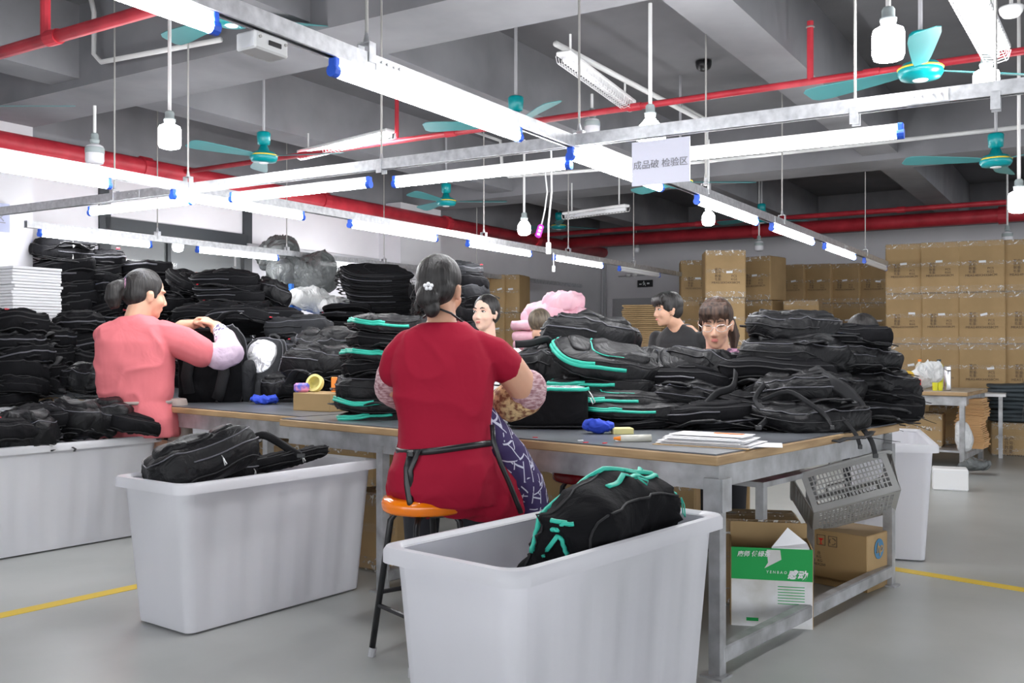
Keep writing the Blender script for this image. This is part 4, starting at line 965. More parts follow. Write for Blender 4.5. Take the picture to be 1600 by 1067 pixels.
obj('roll', MB().lathe([(.04, 0), (.055, 0), (.055, .03), (.04, .03), (.04, 0)], n=24), 'tapeyel', t, (0, .05, 0), smooth=False)
M['cup'] = mottle(mat('printed_cup', (.2, .1, .5), .4), (.1, .12, .6), (.75, .25, .4), 30, .4, .6)
tag(obj('pack', MB().box((0, 0, .028), (.09, .05, .055), ch=.012), 'cup', None, q+Vector((-.09, -.04, 0)), (0, 0, .1)), 'small blue and pink printed pack on the small carton', 'pack')
tag(obj('marker_box', MB().box((0, 0, .045), (.036, .025, .09), ch=.003), 'orangecap', None, q+Vector((.1, .0, 0))), 'upright orange and white box on the small carton', 'box')
t = thing('tape_roll', 'pale yellow tape roll flat on the table at the left edge', 'tape', ST(78, 612, TZ)); obj('roll', MB().lathe([(.04, 0), (.065, 0), (.065, .048), (.04, .048), (.04, 0)], n=24), 'tapeyel', t)
for i, (px, py) in enumerate(((829, 685), (900, 690), (908, 693), (938, 694), (1002, 690), (957, 690))):
    tag(obj('scrap', MB().box((0, 0, .002), (.022, .01, .004)), 'redpl' if i in (0, 2, 3) else 'paper', None, ST(px, py, TZ)+TV*.03, (0, 0, .3*i)), '%s scrap of %s tape on the near table edge' % (['first', 'second', 'third', 'fourth', 'fifth', 'sixth'][[0, 829, 900, 908, 938, 957, 1002].index(px)-1], 'red' if i in (0, 2, 3) else 'white'), 'scrap')
# green and white carton under the table end
t = thing('carton', 'green and white printed open carton under the near table corner', 'box', GX(1203, 4.2, .0), R_(-12))
w_, d_, h_ = .335, .26, .335
mb = MB()
for (c_, s_) in (((0, -d_/2, .17+.0), (w_, .006, .14)),): pass
obj('white_panel', MB().box((0, -d_/2, .1), (w_, .006, .2)), 'whiteboxp', t); obj('green_panel', MB().box((0, -d_/2, .268), (w_, .006, .136)), 'green', t)
mb = MB().box((-w_/2, 0, .168), (.006, d_, .336)); mb.box((w_/2, 0, .168), (.006, d_, .336)); mb.box((0, d_/2, .2), (w_, .006, .4)); mb.box((0, 0, .004), (w_, d_, .006)); obj('box_walls', mb, 'carton', t)
obj('flap', MB().add([(0, -.13, .335), (.155, -.13, .335), (.155, -.02, .335), (.07, -.07, .41), (0, -.13, .341), (.155, -.13, .341), (.155, -.02, .341), (.07, -.07, .416)], [(0, 3, 2, 1), (4, 5, 6, 7), (0, 1, 5, 4), (1, 2, 6, 5), (2, 3, 7, 6), (3, 0, 4, 7)]), 'paper', t)
link('lettering', text_mesh('康师 傅绿茶', .026, 'paper', .0004, .2), t, (-.075, -.134, .308), (PI/2, R_(-2), 0))
link('lettering', text_mesh('感动', .04, 'paper', .0015, .2), t, (.105, -.134, .225), (PI/2, 0, 0)); link('lettering', text_mesh('Y E N B A O', .016, 'paper', 0, .1), t, (.02, -.134, .235), (PI/2, 0, 0))
obj('torn_patch', MB().add([(-.02, -.1335, .33), (.035, -.1335, .33), (.04, -.1335, .29), (-.03, -.1335, .25), (-.015, -.1335, .275)], [(0, 4, 3, 2, 1)]), 'whiteboxp', t)
obj('green_mark', MB().box((-.08, -.134, .03), (.05, .002, .014)), 'green', t)
for i in range(7): obj('print_line', MB().box((.08, -.134, .175-i*.012), (.11, .0015, .003)), 'green', t)
# brown carton with printed icons and blue emblem
t = thing('carton', 'brown carton with handling icons and a round blue emblem under the basket', 'box', GX(1298, 4.78, .0), R_(-46))
obj('box_body', MB().box((0, .13, .15), (.40, .3, .25), ch=.004), 'carton', t, (-.0, 0, 0)); obj('dark_base', MB().box((0, .13, .022), (.40, .3, .04)), 'cartondk', t)
for i in range(4):
    x = -.165+i*.062; fr = MB()
    for s_ in (-1, 1): fr.box((x+s_*.022, -.021, .225), (.003, .002, .05)); fr.box((x, -.021, .225+s_*.025), (.046, .002, .003))
    obj('icon_frame', fr, 'print', t)
    ic = MB()
    if i == 0: ic.box((x, -.0215, .215), (.018, .002, .012)); ic.box((x, -.0215, .235), (.024, .002, .012)); ic.box((x, -.0215, .225), (.004, .002, .03))
    elif i == 1: ic.add([(x-.015, -.022, .228), (x+.015, -.022, .228), (x, -.022, .244)], [(0, 1, 2)]); ic.box((x, -.0215, .216), (.004, .002, .026))
    elif i == 2: ic.add([(x-.016, -.022, .234), (x+.016, -.022, .234), (x, -.022, .22)], [(0, 2, 1)]); ic.box((x, -.0215, .213), (.004, .002, .018)); ic.box((x, -.0215, .205), (.018, .002, .003))
    else:
        for k in range(3):
            a = k*2*PI/3+.3; ic.tube([(x+.016*math.cos(a+u*.35), -.022, .225+.016*math.sin(a+u*.35)) for u in range(5)], .0025, 4)
    obj('icon', ic, 'redpl' if i == 2 else 'print', t)
link('lettering', text_mesh('品名:          台\n净重:          KG\n毛重:    24.5  KG\n尺寸:  400X340X250', .019, 'print'), t, (-.1, -.022, .13), (PI/2, 0, 0))
t2 = bpy.data.objects.new('emblem', None); COL.objects.link(t2); t2.parent = t; t2.location = (.202, .1, .2); t2.rotation_euler = (0, 0, PI/2)
mb = MB(); mb.lathe([(.001, 0), (.05, 0), (.05, .0015), (.001, .0015)], n=24, mtx=Matrix.Rotation(PI/2, 4, 'X')); obj('emblem_disc', mb, 'logo', t2)
link('lettering', text_mesh('hp', .07, 'carton', .001, .25), t2, (0, -.004, .004), (PI/2, 0, 0))
# grey basket, slotted, tipped over the carton
def basket(label, c, rot):
    t = thing('laundry_basket', label, 'basket', c, rot); L_, W__, H_, tp = .5, .36, .2, .035
    def panel(nm, o, ux, uy, lx, ly, nx_, ny_, fr=.03, bar=.006):
        # grid panel: frame and bars around slots
        o = Vector(o); ux = Vector(ux); uy = Vector(uy); nn = ux.cross(uy).normalized(); mt = Matrix((ux.normalized(), uy.normalized(), nn)).transposed().to_4x4(); mt.translation = o
        mb = MB()
        for x in (0, 1): mb.box(((fr/2 if not x else lx-fr/2), ly/2, 0), (fr, ly, .005), mt)
        for y in (0, 1): mb.box((lx/2, (fr/2 if not y else ly-fr/2), 0), (lx, fr, .0052), mt)
        iw, ih = lx-2*fr, ly-2*fr
        for i in range(1, nx_): mb.box((fr+iw*i/nx_, ly/2, 0), (bar, ly-fr, .004), mt)
        for j in range(1, ny_): mb.box((lx/2, fr+ih*j/ny_, 0), (lx-fr, bar, .0042), mt)
        obj(nm, mb, 'basket', t)
    for s_ in (-1, 1):
        panel('side_wall', (-L_/2+tp, s_*(W__/2-tp), 0), (1, 0, 0), (0, s_*tp/H_, 1), L_-2*tp, H_*1.02, 20, 6)
        panel('end_wall', (s_*(L_/2-tp), -W__/2+tp, 0), (0, 1, 0), (s_*tp/H_, 0, 1), W__-2*tp, H_*1.02, 13, 6)
    panel('base', (-L_/2+tp, -W__/2+tp, 0), (1, 0, 0), (0, 1, 0), L_-2*tp, W__-2*tp, 18, 9, bar=.008)
    obj('rim', MB().tube(se_path(L_/2, W__/2, 8, H_, 48), .012, 6, closed=True, flat=(.7, 1.2)), 'basket', t, smooth=True)
    for s_ in (-1, 1): obj('handle', MB().tube([(-.06, s_*W__/2, H_), (-.05, s_*(W__/2+.01), H_+.04), (.05, s_*(W__/2+.01), H_+.04), (.06, s_*W__/2, H_)], .01, 6), 'basket', t, smooth=True)
    return t
basket('grey slotted plastic basket tipped over on the brown icon carton', W(1336, 800, 4.72), (R_(-32), R_(-16), R_(-6))).scale = (.98, .98, .98)
# things below the near table
tag(obj('sack', softbox(MB(), (0, 0, .09), (.2, .14, .09), 20, 2.6, make_dfm(4, .05, .01, .02, 1, 1, 1)), 'magenta', None, GX(1212, 4.75, .58), (0, 0, -.3), True), 'magenta plastic bag on the rack under the table', 'bag')
for i, (px, d, z, w, dp, h, yaw, lab) in enumerate(((905, 5.9, 0, .55, .4, .5, -20, 'large brown carton under the table behind the nearest bin, left one'), (1010, 5.6, 0, .6, .4, .46, -15, 'large brown carton under the table behind the nearest bin, right one'),
        (560, 6.6, 0, .6, .4, .55, -30, 'brown carton under the table behind the second bin'), (610, 5.2, 0, .34, .3, .42, -35, 'brown carton on the floor left of the orange stool'), (1178, 4.55, 0, .4, .3, .4, -10, 'brown carton behind the green and white one'),
        (1100, 6.2, 0, .5, .4, .62, 0, 'tall brown carton below the gap heap'), (460, 7.2, 0, .55, .4, .5, -30, 'brown carton under the left table'))):
    carton(GX(px, d, z), R_(yaw), w, dp, h, lab, pr=False, lbl=False)
# far middle: blue rack, plastic sacks
t = thing('blue_rack', 'blue steel rack holding white plastic sacks behind the left table', 'rack', GX(455, 10.2), R_(-32))
for x in (-.45, .0):
    for y in (0, .5): obj('post', MB().box((x, y, .93), (.05, .04, 1.86 if x == 0 and y == 0 else 1.7), ch=.004), 'rackblue', t)
for z in (1.3, 1.75): 
    for y in (0, .5): obj('beam', MB().box((-.225, y, z), (.5, .035, .05)), 'rackblue', t)
obj('shelf', MB().box((.1, .25, 1.29), (1.1, .5, .03)), 'rackblue', t)
def sack(label, px, py, d, hx, hy, hz, m_, seed, amp=.25):
    tag(obj('plastic_sack', softbox(MB(), (0, 0, 0), (hx, hy, hz), 20, 2.4, make_dfm(seed, hx*amp, .01, hx*.12, 1, 1, 1)), m_, None, W(px, py, d), (0, 0, seed), True), label, 'sack')
sack('grey plastic sack on top, under the far rail', 435, 398, 10.6, .26, .22, .18, 'sackgrey', 2); sack('clear grey plastic sack below the topmost one', 446, 425, 10.5, .2, .2, .2, 'sackgrey', 3)
sack('large grey plastic sack leaning right of the blue post', 490, 430, 10.5, .27, .22, .24, 'sackgrey', 6); sack('white plastic sack left of the blue post', 432, 468, 10.4, .22, .2, .15, 'sackwhite', 4)
sack('white plastic sack right of the blue post', 480, 470, 10.3, .22, .2, .12, 'sackwhite', 7); sack('small white plastic sack at the right end of the rack', 517, 480, 10.3, .18, .2, .1, 'sackwhite', 9)
sack('white plastic bag between the charcoal bags and the teal trimmed stack', 526, 543, 7.2, .07, .07, .08, 'sackwhite', 11)
# paper sheet pile against the pillar
t = thing('paper_pile', 'tall pile of white wrapped sheets against the white pillar', 'papers', R(4.55, 7.62, 0), YAW)
sh = MB().box((0, 0, 0), (.5, .42, .022), ch=.004).mesh('wrapped_sheets', 'paper')
for i in range(75): g = random.Random(i); link('wrapped_sheets', sh, t, (g.uniform(-.012, .012), g.uniform(-.012, .012), .012+i*.0245), (0, 0, g.uniform(-.012, .012)))
# pink fabric heap
t = thing('fabric_heap', 'heap of folded pale pink fabric behind the middle bags', 'fabric', GX(868, 8.8, .85), 0)
for i, (x, y, z, hx, hz, rz) in enumerate(((0, 0, .1, .3, .1, 0), (-.02, 0, .26, .3, .1, .2), (.02, 0, .42, .28, .09, -.2), (0, 0, .56, .26, .09, .1), (-.08, -.03, .68, .16, .08, .5), (.07, 0, .72, .17, .09, -.4), (.18, 0, .58, .15, .1, .2))):
    obj('folded_piece', softbox(MB(), (0, 0, 0), (hx, .22, hz), 12, 2.8, make_dfm(20+i, .05, .02, .03, 1, 1, 1)), 'pink', t, (x, y, z), (0, 0, rz), True)
for i in range(4): obj('folded_piece', softbox(MB(), (0, 0, 0), (.12, .16, .045), 7, 3, make_dfm(40+i, .015, .01, .01, 1, 1, 1)), 'pink', t, (-.27, -.05, .27+i*.085), (0, 0, i*.1), True)
table(GX(925, 8.7), 1.4, .9, .8, 'work table behind the middle heap carrying the pink fabric', (-.1, -1.3), yaw=R_(-25))

# ================================================================ RIGHT SIDE TABLE AND FLOOR THINGS
t = table(GX(1512, 9.2), 1.5, 1.05, .75, 'small pale topped table before the tall carton stack', (-.06, -1.4), yaw=R_(-36), mt='tableLight', low=.12, nm='side_table')
obj('under_shelf', MB().box((-.72, .55, .16), (1.36, .9, .02)), 'tablesteel', t)
def SP(px, py): return ST(px, py, .753)
def onside(px, dd): return GX(px, dd, .755)
for px, dd, w, h, lab in ((1411, 9.75, .1, .1, 'left of two red boxes on the side table'), (1428, 9.55, .12, .11, 'right of two red boxes on the side table')):
    tag(obj('red_box', MB().box((0, 0, h/2), (w, .08, h), ch=.006), 'redpl', None, onside(px, dd), (0, 0, -.2)), lab, 'box')
t = thing('tape_roll', 'yellow tape roll propped up between the red boxes', 'tape', onside(1419, 9.65)+Vector((0, .03, .13)), (R_(90), 0, .2)); obj('roll', MB().lathe([(.035, 0), (.06, 0), (.06, .04), (.035, .04), (.035, 0)], n=20), 'yellow', t)
tag(obj('carrier_bag', softbox(MB(), (0, 0, .13), (.16, .1, .13), 20, 2.2, make_dfm(6, .07, .01, .04, 1, 1, 1)), 'sackwhite', None, onside(1450, 9.8), (0, 0, 0), True), 'crumpled white carrier bag on the side table', 'bag')
def bottle(label, c, r, h, body, cap, nm='bottle'):
    t = thing(nm, label, 'bottle', c); obj('bottle_body', MB().lathe([(r*.9, 0), (r, .01), (r, h*.7), (r*.85, h*.8), (r*.35, h*.9), (r*.35, h*.93)], n=18), body, t, smooth=True); obj('cap', MB().cyl((0, 0, h*.92), (0, 0, h), r*.42, n=14), cap, t); return t
bottle('bottle with an orange cap standing behind the white carrier bag', onside(1437, 10.1), .045, .3, 'glue', 'orangecap')
bottle('yellow green drink bottle behind the carrier bag', onside(1467, 10.1), .05, .3, 'oil', 'bundle')
for px, lab in ((1461, 'left small yellow cup beside the steel flask'), (1469, 'right small yellow cup beside the steel flask')):
    t = thing('cup', lab, 'cup', onside(px, 9.45)); obj('cup_body', MB().lathe([(.022, 0), (.028, .08), (.025, .08), (.02, .005)], n=14), 'oil', t)
t = thing('flask', 'brushed steel flask standing on the side table', 'flask', onside(1480, 9.5)); obj('flask_body', MB().lathe([(.034, 0), (.036, .01), (.036, .19), (.033, .2)], n=20), 'steel', t, smooth=True); obj('lid', MB().lathe([(.033, .2), (.036, .205), (.035, .235), (.03, .24)], n=20), 'steel', t)
t = thing('envelope_bundle', 'strapped bundle of orange kraft envelopes under the side table', 'envelopes', GX(1519, 9.65, .17), R_(-36))
sh = MB().box((0, 0, 0), (.24, .3, .012)).mesh('envelope_layer', 'kraft')
for i in range(34): g = random.Random(i); link('envelope_layer', sh, t, (.018*math.sin(i*.3)+g.uniform(-.008, .008), g.uniform(-.01, .01), .01+i*.0145), (0, R_(4*math.sin(i*.35)), g.uniform(-.05, .05)))
carton(GX(1440, 9.9, .17), R_(-30), .42, .34, .34, 'brown carton on the shelf under the side table', pr=False, lbl=False)
carton(GX(1478, 10.1, .17), R_(-30), .3, .3, .4, 'narrow brown carton beside the kraft envelopes', pr=False, lbl=False)
t = thing('counter', 'white topped counter behind the side table', 'counter', GX(1470, 10.7), R_(-28))
obj('counter_top', MB().box((0, 0, .67), (1.3, .6, .03)), 'white', t)
for x in (-.6, .6):
    for y in (-.25, .25): obj('leg', MB().box((x, y, .33), (.04, .04, .66)), 'tablesteel', t)
t = thing('foam_box', 'white foam block on the floor beyond the empty bin', 'foam box', GX(1485, 7.9), R_(-22)); obj('foam_body', MB().box((0, .09, .09), (.27, .2, .18), ch=.01), 'white', t); obj('lid_seam', MB().box((0, .09, .15), (.273, .203, .004)), 'label', t)
tag(obj('crumpled_wrap', softbox(MB(), (0, 0, .06), (.14, .1, .06), 20, 2.2, make_dfm(16, .06, .01, .03, 1, 1, 1)), 'sackgrey', None, GX(1527, 8.9, 0), (0, 0, 0), True), 'crumpled clear plastic wrap on the floor under the side table', 'wrap')
tag(obj('white_sack', softbox(MB(), (0, 0, .12), (.09, .08, .14), 20, 2.2, make_dfm(18, .04, .01, .02, 1, 1, 1)), 'sackwhite', None, GX(1506, 9.35, .17), (0, 0, 0), True), 'small white cloth sack hanging beside the front leg of the side table', 'sack')
carton(GX(1590, 10.55), R_(-22), .56, .4, .36, 'brown carton on the floor carrying the dark cloth bundle', lbl=False, prh=.25)
t = thing('cloth_bundle', 'strapped bundle of folded dark cloth on a carton at the right edge', 'cloth', GX(1590, 10.55, .36), R_(-22))
for i in range(9): g = random.Random(i); obj('folded_cloth', softbox(MB(), (0, 0, 0), (.3, .18, .028), 7, 3.5, make_dfm(60+i, .012, .006, .006, 1, 1, 1)), 'bundle', t, (g.uniform(-.01, .01), 0, .025+i*.046), (0, 0, g.uniform(-.03, .03)), True)
obj('binding_strap', MB().tube([(.02, -.19, 0), (.04, -.2, .2), (.07, -.19, .43), (.07, 0, .445), (.07, .19, .43)], .01, 6, flat=(.4, 1)), 'steel', t)
# ================================================================ PEOPLE
def skinmat(name, c): 
    m = mat(name, c, .5, spec=.35); b = m.node_tree.nodes['Principled BSDF']; b.inputs['Subsurface Weight'].default_value = .12; b.inputs['Subsurface Radius'].default_value = (.02, .008, .004); b.inputs['Subsurface Scale'].default_value = .5; return m
M['skin'] = skinmat('skin', (.62, .36, .25)); M['skinwarm'] = skinmat('skin_warm', (.6, .33, .22)); M['skinpale'] = skinmat('skin_pale', (.7, .46, .36))
M['hair'] = mottle(mat('black_hair', (.012, .01, .01), .48, spec=.4), (.008, .007, .007), (.03, .027, .026), 60, .35, .7, (1, 1, .12)); add_bump(M['hair'], 70, .8, .008, (1, 1, .08))
M['hairbrown'] = mottle(mat('brown_hair', (.05, .03, .025), .5, spec=.35), (.02, .013, .01), (.09, .05, .035), 60, .35, .7, (1, 1, .12)); add_bump(M['hairbrown'], 70, .8, .008, (1, 1, .08))
M['hairgrey'] = mottle(mat('grey_brown_hair', (.12, .09, .06), .5), (.07, .05, .035), (.2, .16, .11), 50, .35, .7, (1, 1, .12))
M['reddress'] = mat('crimson_dress_fabric', (.31, .004, .026), .8, spec=.25); add_bump(M['reddress'], 6, .35, .025, distort=.8, detail=3); add_bump(M['reddress'], 400, .15, .001)
M['pinktee'] = mat('salmon_pink_jersey', (.66, .17, .19), .85, spec=.25); add_bump(M['pinktee'], 5, .35, .03, distort=.8, detail=3)
M['eyewhite'] = mat('eye_white', (.75, .72, .7), .25); M['iris'] = mat('dark_iris', (.015, .008, .005), .2); M['lips'] = mat('lips', (.5, .15, .13), .4)
M['blacktee'] = mat('black_tshirt', (.016, .016, .018), .85, sheen=.2); add_bump(M['blacktee'], 6, .4, .03, distort=.8)
M['cream'] = mat('cream_shirt', (.75, .68, .55), .8); M['whitetee'] = mat('white_shirt', (.8, .8, .82), .8); M['mauve'] = mottle(mat('mauve_plaid', (.25, .12, .2), .8), (.1, .06, .1), (.6, .3, .45), 25, .45, .55)
M['trousers'] = mat('dark_trousers', (.015, .016, .022), .8); M['shoe'] = mat('dark_shoe', (.02, .02, .02), .5)
M['lavender'] = mottle(mat('lavender_sleeve_cover', (.55, .42, .55), .7), (.5, .38, .5), (.66, .52, .64), 9); add_bump(M['lavender'], 14, .8, .02, (1, 1, 1), distort=.5)
M['spots'] = mottle(mat('spotted_white_cuff', (.7, .68, .75), .8), (.12, .1, .2), (.75, .72, .8), 55, .44, .5)
M['floral'] = mottle(mat('floral_sleeve_cover', (.5, .3, .12), .8), (.25, .1, .05), (.75, .55, .28), 45, .42, .58); add_bump(M['floral'], 20, .6, .015)
M['mauveband'] = mottle(mat('mauve_lace_band', (.4, .22, .24), .8), (.3, .14, .16), (.6, .42, .44), 40, .4, .6, (1, 1, 3)); add_bump(M['mauveband'], 30, .6, .01)
m = mat('navy_hatched_apron', (.05, .03, .12), .7); M['apron'] = m
N, L, b = nt(m); hs_ = []
for ro, sc_, ms in (((.5, .4, .9), 11, .022), ((.3, 1.1, -.5), 9, .018)):
    br = N.new('ShaderNodeTexBrick'); br.inputs['Color1'].default_value = (0, 0, 0, 1); br.inputs['Color2'].default_value = (0, 0, 0, 1); br.inputs['Mortar'].default_value = (1, 1, 1, 1)
    br.inputs['Scale'].default_value = sc_; br.inputs['Mortar Size'].default_value = ms; br.inputs['Brick Width'].default_value = .6; br.inputs['Row Height'].default_value = .42
    L.new(coords(N, L, (1, 1, 1), 'Object', ro), br.inputs['Vector'])
    nz = N.new('ShaderNodeTexNoise'); nz.inputs['Scale'].default_value = 16; L.new(coords(N, L, (1, 1, 1), 'Object', ro), nz.inputs['Vector'])
    gt = N.new('ShaderNodeMath'); gt.operation = 'GREATER_THAN'; gt.inputs[1].default_value = .48; L.new(nz.outputs['Fac'], gt.inputs[0])
    mu = N.new('ShaderNodeMath'); mu.operation = 'MULTIPLY'; L.new(br.outputs['Color'], mu.inputs[0]); L.new(gt.outputs[0], mu.inputs[1]); hs_.append(mu)
mxm = N.new('ShaderNodeMath'); mxm.operation = 'MAXIMUM'; L.new(hs_[0].outputs[0], mxm.inputs[0]); L.new(hs_[1].outputs[0], mxm.inputs[1])
mc = N.new('ShaderNodeMixRGB'); mc.inputs[1].default_value = (.035, .018, .1, 1); mc.inputs[2].default_value = (.6, .6, .72, 1); L.new(mxm.outputs[0], mc.inputs[0]); L.new(mc.outputs[0], b.inputs['Base Color'])
M['beige'] = mat('beige_apron', (.4, .33, .3), .8)
def blob(mb, voxel, material, smooth=4, wrinkle=0, seed=0, wscale=5, stretch=(1, 1, 1)):
    me = bpy.data.meshes.new('t'); me.from_pydata([tuple(v) for v in mb.v], [], mb.f); o = bpy.data.objects.new('t', me); COL.objects.link(o)
    r = o.modifiers.new('r', 'REMESH'); r.mode = 'VOXEL'; r.voxel_size = voxel; r.use_smooth_shade = True
    if smooth: s = o.modifiers.new('s', 'SMOOTH'); s.factor = .5; s.iterations = smooth
    me2 = baked(o); me2.materials.clear(); me2.materials.append(M[material])
    if wrinkle:
        off = Vector((seed*2.3, seed, seed*5.1)); ns = [v.normal.copy() for v in me2.vertices]
        for v, nn in zip(me2.vertices, ns):
            p = v.co; w = Vector((p.x*stretch[0], p.y*stretch[1], p.z*stretch[2])) 
            a = ridge(noise.noise(w*wscale+noise.noise_vector(p*3)*.5+off))**2*.8+noise.noise(p*wscale*.6+off)*.8
            v.co = p+nn*a*wrinkle
    me2.polygons.foreach_set('use_smooth', [True]*len(me2.polygons)); return me2
def cap(mb, p0, p1, r0, r1=None, n=14):
    r1 = r0 if r1 is None else r1; mb.cyl(p0, p1, r0, r1, n); mb.ell(p0, (r0,)*3, n=n, m_=8); mb.ell(p1, (r1,)*3, n=n, m_=8)
def chain(mb, pts, rs):
    for i in range(len(pts)-1): cap(mb, pts[i], pts[i+1], rs[i], rs[i+1])
def rings(mb, rs, k=28, p=2.4, yaw=0):
    vs = []; fs = []; c_, s_ = math.cos(yaw), math.sin(yaw)
    for (cx, cy, z, rx, ry) in rs:
        for q in se_path(rx, ry, p, 0, k): vs.append(Vector((cx+q.x*c_-q.y*s_, cy+q.x*s_+q.y*c_, z)))
    for j in range(len(rs)-1):
        for i in range(k): i2 = (i+1) % k; fs.append((j*k+i, j*k+i2, (j+1)*k+i2, (j+1)*k+i))
    fs.append(tuple(k-1-i for i in range(k))); fs.append(tuple((len(rs)-1)*k+i for i in range(k))); mb.add(vs, fs)
def head_frame(C, yaw, pitch, s, roll=0):
    return Matrix.Translation(Vector(C)) @ Matrix.Rotation(R_(yaw), 4, 'Z') @ Matrix.Rotation(R_(-pitch), 4, 'X') @ Matrix.Rotation(R_(roll), 4, 'Y') @ Matrix.Scale(s, 4)
def add_head(mb, F):
    h = MB(); h.ell((0, -.012, .028), (.074, .092, .086), n=24, m_=16); h.ell((0, .022, -.03), (.06, .068, .082), n=24, m_=16)
    h.ell((0, .04, -.08), (.042, .042, .034)); h.ell((0, .062, -.098), (.02, .02, .017))
    for s in (-1, 1):
        h.ell((s*.034, .055, -.034), (.027, .026, .028)); h.ell((s*.075, -.002, -.018), (.009, .019, .031)); h.ell((s*.079, -.008, -.004), (.009, .017, .014)); h.ell((s*.011, .092, -.041), (.0085, .01, .008))
        h.ell((s*.03, .071, .022), (.024, .014, .008))
    h.cyl((0, .082, .008), (0, .1, -.034), .007, .011, 10); h.ell((0, .099, -.036), (.0115, .012, .0105)); h.ell((0, .075, -.066), (.024, .016, .014))
    mb.add(h.v, h.f, F)
def add_face(t, F, closed=False, brow='hair'):
    rot = F.to_3x3().normalized()
    for s in (-1, 1):
        if not closed:
            e = MB(); h = MB(); h.ell((s*.031, .0735, .003), (.0135, .0115, .0065), n=12, m_=8); e.add(h.v, h.f, F); obj('eye', e, 'eyewhite', t, smooth=True)
            e = MB(); h = MB(); h.ell((s*.031, .0825, .003), (.0058, .0035, .0056), n=10, m_=6); e.add(h.v, h.f, F); obj('iris', e, 'iris', t, smooth=True)
        e = MB(); h = MB(); h.tube([(s*.0165, .0795, .002), (s*.026, .0875, .0095-.006*closed), (s*.038, .082, .0085-.006*closed), (s*.046, .071, .002)], .0018, 5); e.add(h.v, h.f, F); obj('eyelash', e, 'iris', t)
        e = MB(); h = MB(); h.tube([(s*.013, .0885, .022), (s*.028, .0895, .029), (s*.043, .078, .025)], [.0022, .003, .0015], 5, flat=(1.3, .6)); e.add(h.v, h.f, F); obj('eyebrow', e, brow, t)
    for z, rz in ((-.0625, .0038), (-.0695, .0045)):
        e = MB(); h = MB(); h.ell((0, .0885, z), (.0175, .0035, rz), n=14, m_=8); e.add(h.v, h.f, F); obj('lips', e, 'lips', t, smooth=True)
def hair_cap(F, extra=None, fringe=0, low=False, s=1.0):
    mb = MB(); h = MB(); h.ell((0, -.022, .036), (.083*s, .095*s, .09*s), n=24, m_=16)
    if low: h.ell((0, -.045, -.005), (.078, .068, .075), n=20, m_=12)
    if fringe:
        for i in range(9):
            x = -.06+i*.015; h.tube([(x*.8, .05, .105), (x*1.0, .083, .085), (x*1.1, .094-.25*abs(x)**1.2, .062), (x*1.15, .096-.4*abs(x), .036-fringe*.02*(1+math.sin(i*2.1)))], [.012, .011, .009, .003], 8)
    if extra: extra(h)
    mb.add(h.v, h.f, F); return mb
def hand(mb, wrist, d, nrm, s=1.0, curl=.6, tside=1):
    w = Vector(wrist); d = Vector(d).normalized(); nrm = Vector(nrm); nrm = (nrm-d*nrm.dot(d)).normalized(); u = d.cross(nrm)*tside
    q = Matrix((u, d, nrm)).transposed()
    mb.ell(w+d*.045*s, (.038*s, .052*s, .015*s), q); cap(mb, w-d*.02*s, w+d*.02*s, .025*s, .024*s)
    for i, (off, ln) in enumerate(((.03, .068), (.0105, .078), (-.0095, .072), (-.029, .055))):
        p = w+d*.085*s+u*off*s; a = .15; r = .0085*s; cur = [p-d*.03*s]
        cur.append(p)
        for seg in (.45, .32, .23):
            a += curl*(.8 if seg < .45 else .7); dd = d*math.cos(a)+nrm*math.sin(a)+u*off*1.5; p = p+dd.normalized()*ln*seg*s; cur.append(p)
        chain(mb, cur, [r*1.1, r, r*.95, r*.88, r*.75])
    p = w+d*.02*s+u*.028*s; chain(mb, [w+d*.01*s+u*.015*s, p+u*.012*s+d*.012*s, p+u*.022*s+d*.04*s+nrm*.012*s, p+u*.016*s+d*.062*s+nrm*.026*s], [.014*s, .012*s, .0098*s, .0078*s])
def person(base, label, body, parts, vox=.0075, skin='skin', tr=None):
    t = thing('person', label, 'person', base); b = Vector(base)
    me = blob(body, vox, skin, 3); 
    for v in me.vertices: v.co -= b
    link('body', me, t)
    for nm, mb, m_, vx, wr, sd in parts:
        me = blob(mb, vx, m_, 3, wr, sd)
        for v in me.vertices: v.co -= b
        link(nm, me, t)
    return t
def shift(F, b): return Matrix.Translation(-Vector(b)) @ F
# ------------------------------------------------ woman in red, seated, seen from behind
B = Vector((-.28, 3.68, 0)); HF = head_frame((-.282, 3.77, 1.425), -22, 8, 1.06)
bd = MB(); add_head(bd, HF); chain(bd, [(-.275, 3.735, 1.2), (-.275, 3.74, 1.3), (-.282, 3.755, 1.39)], [.07, .058, .055])
rings(bd, [(-.265, 3.68, .66, .17, .13), (-.26, 3.69, .9, .15, .11), (-.265, 3.72, 1.1, .17, .1), (-.265, 3.735, 1.22, .17, .085), (-.27, 3.74, 1.285, .1, .06)])
chain(bd, [(-.11, 3.73, 1.19), (-.01, 3.76, 1.11), (.045, 3.79, 1.035)], [.055, .066, .064]); chain(bd, [(.055, 3.8, 1.035), (.0, 4.0, .98), (-.07, 4.2, .94)], [.058, .045, .03])
chain(bd, [(-.42, 3.74, 1.19), (-.46, 3.77, 1.12), (-.475, 3.82, 1.04)], [.058, .06, .055]); chain(bd, [(-.48, 3.82, 1.04), (-.44, 4.02, .98), (-.36, 4.22, .93)], [.054, .044, .03])
hand(bd, (-.07, 4.2, .94), (-.5, .8, -.25), (-.6, -.3, -.6), 1.0, .6, 1); hand(bd, (-.36, 4.22, .93), (.5, .8, -.2), (.6, -.3, -.6), 1.0, .6, -1)
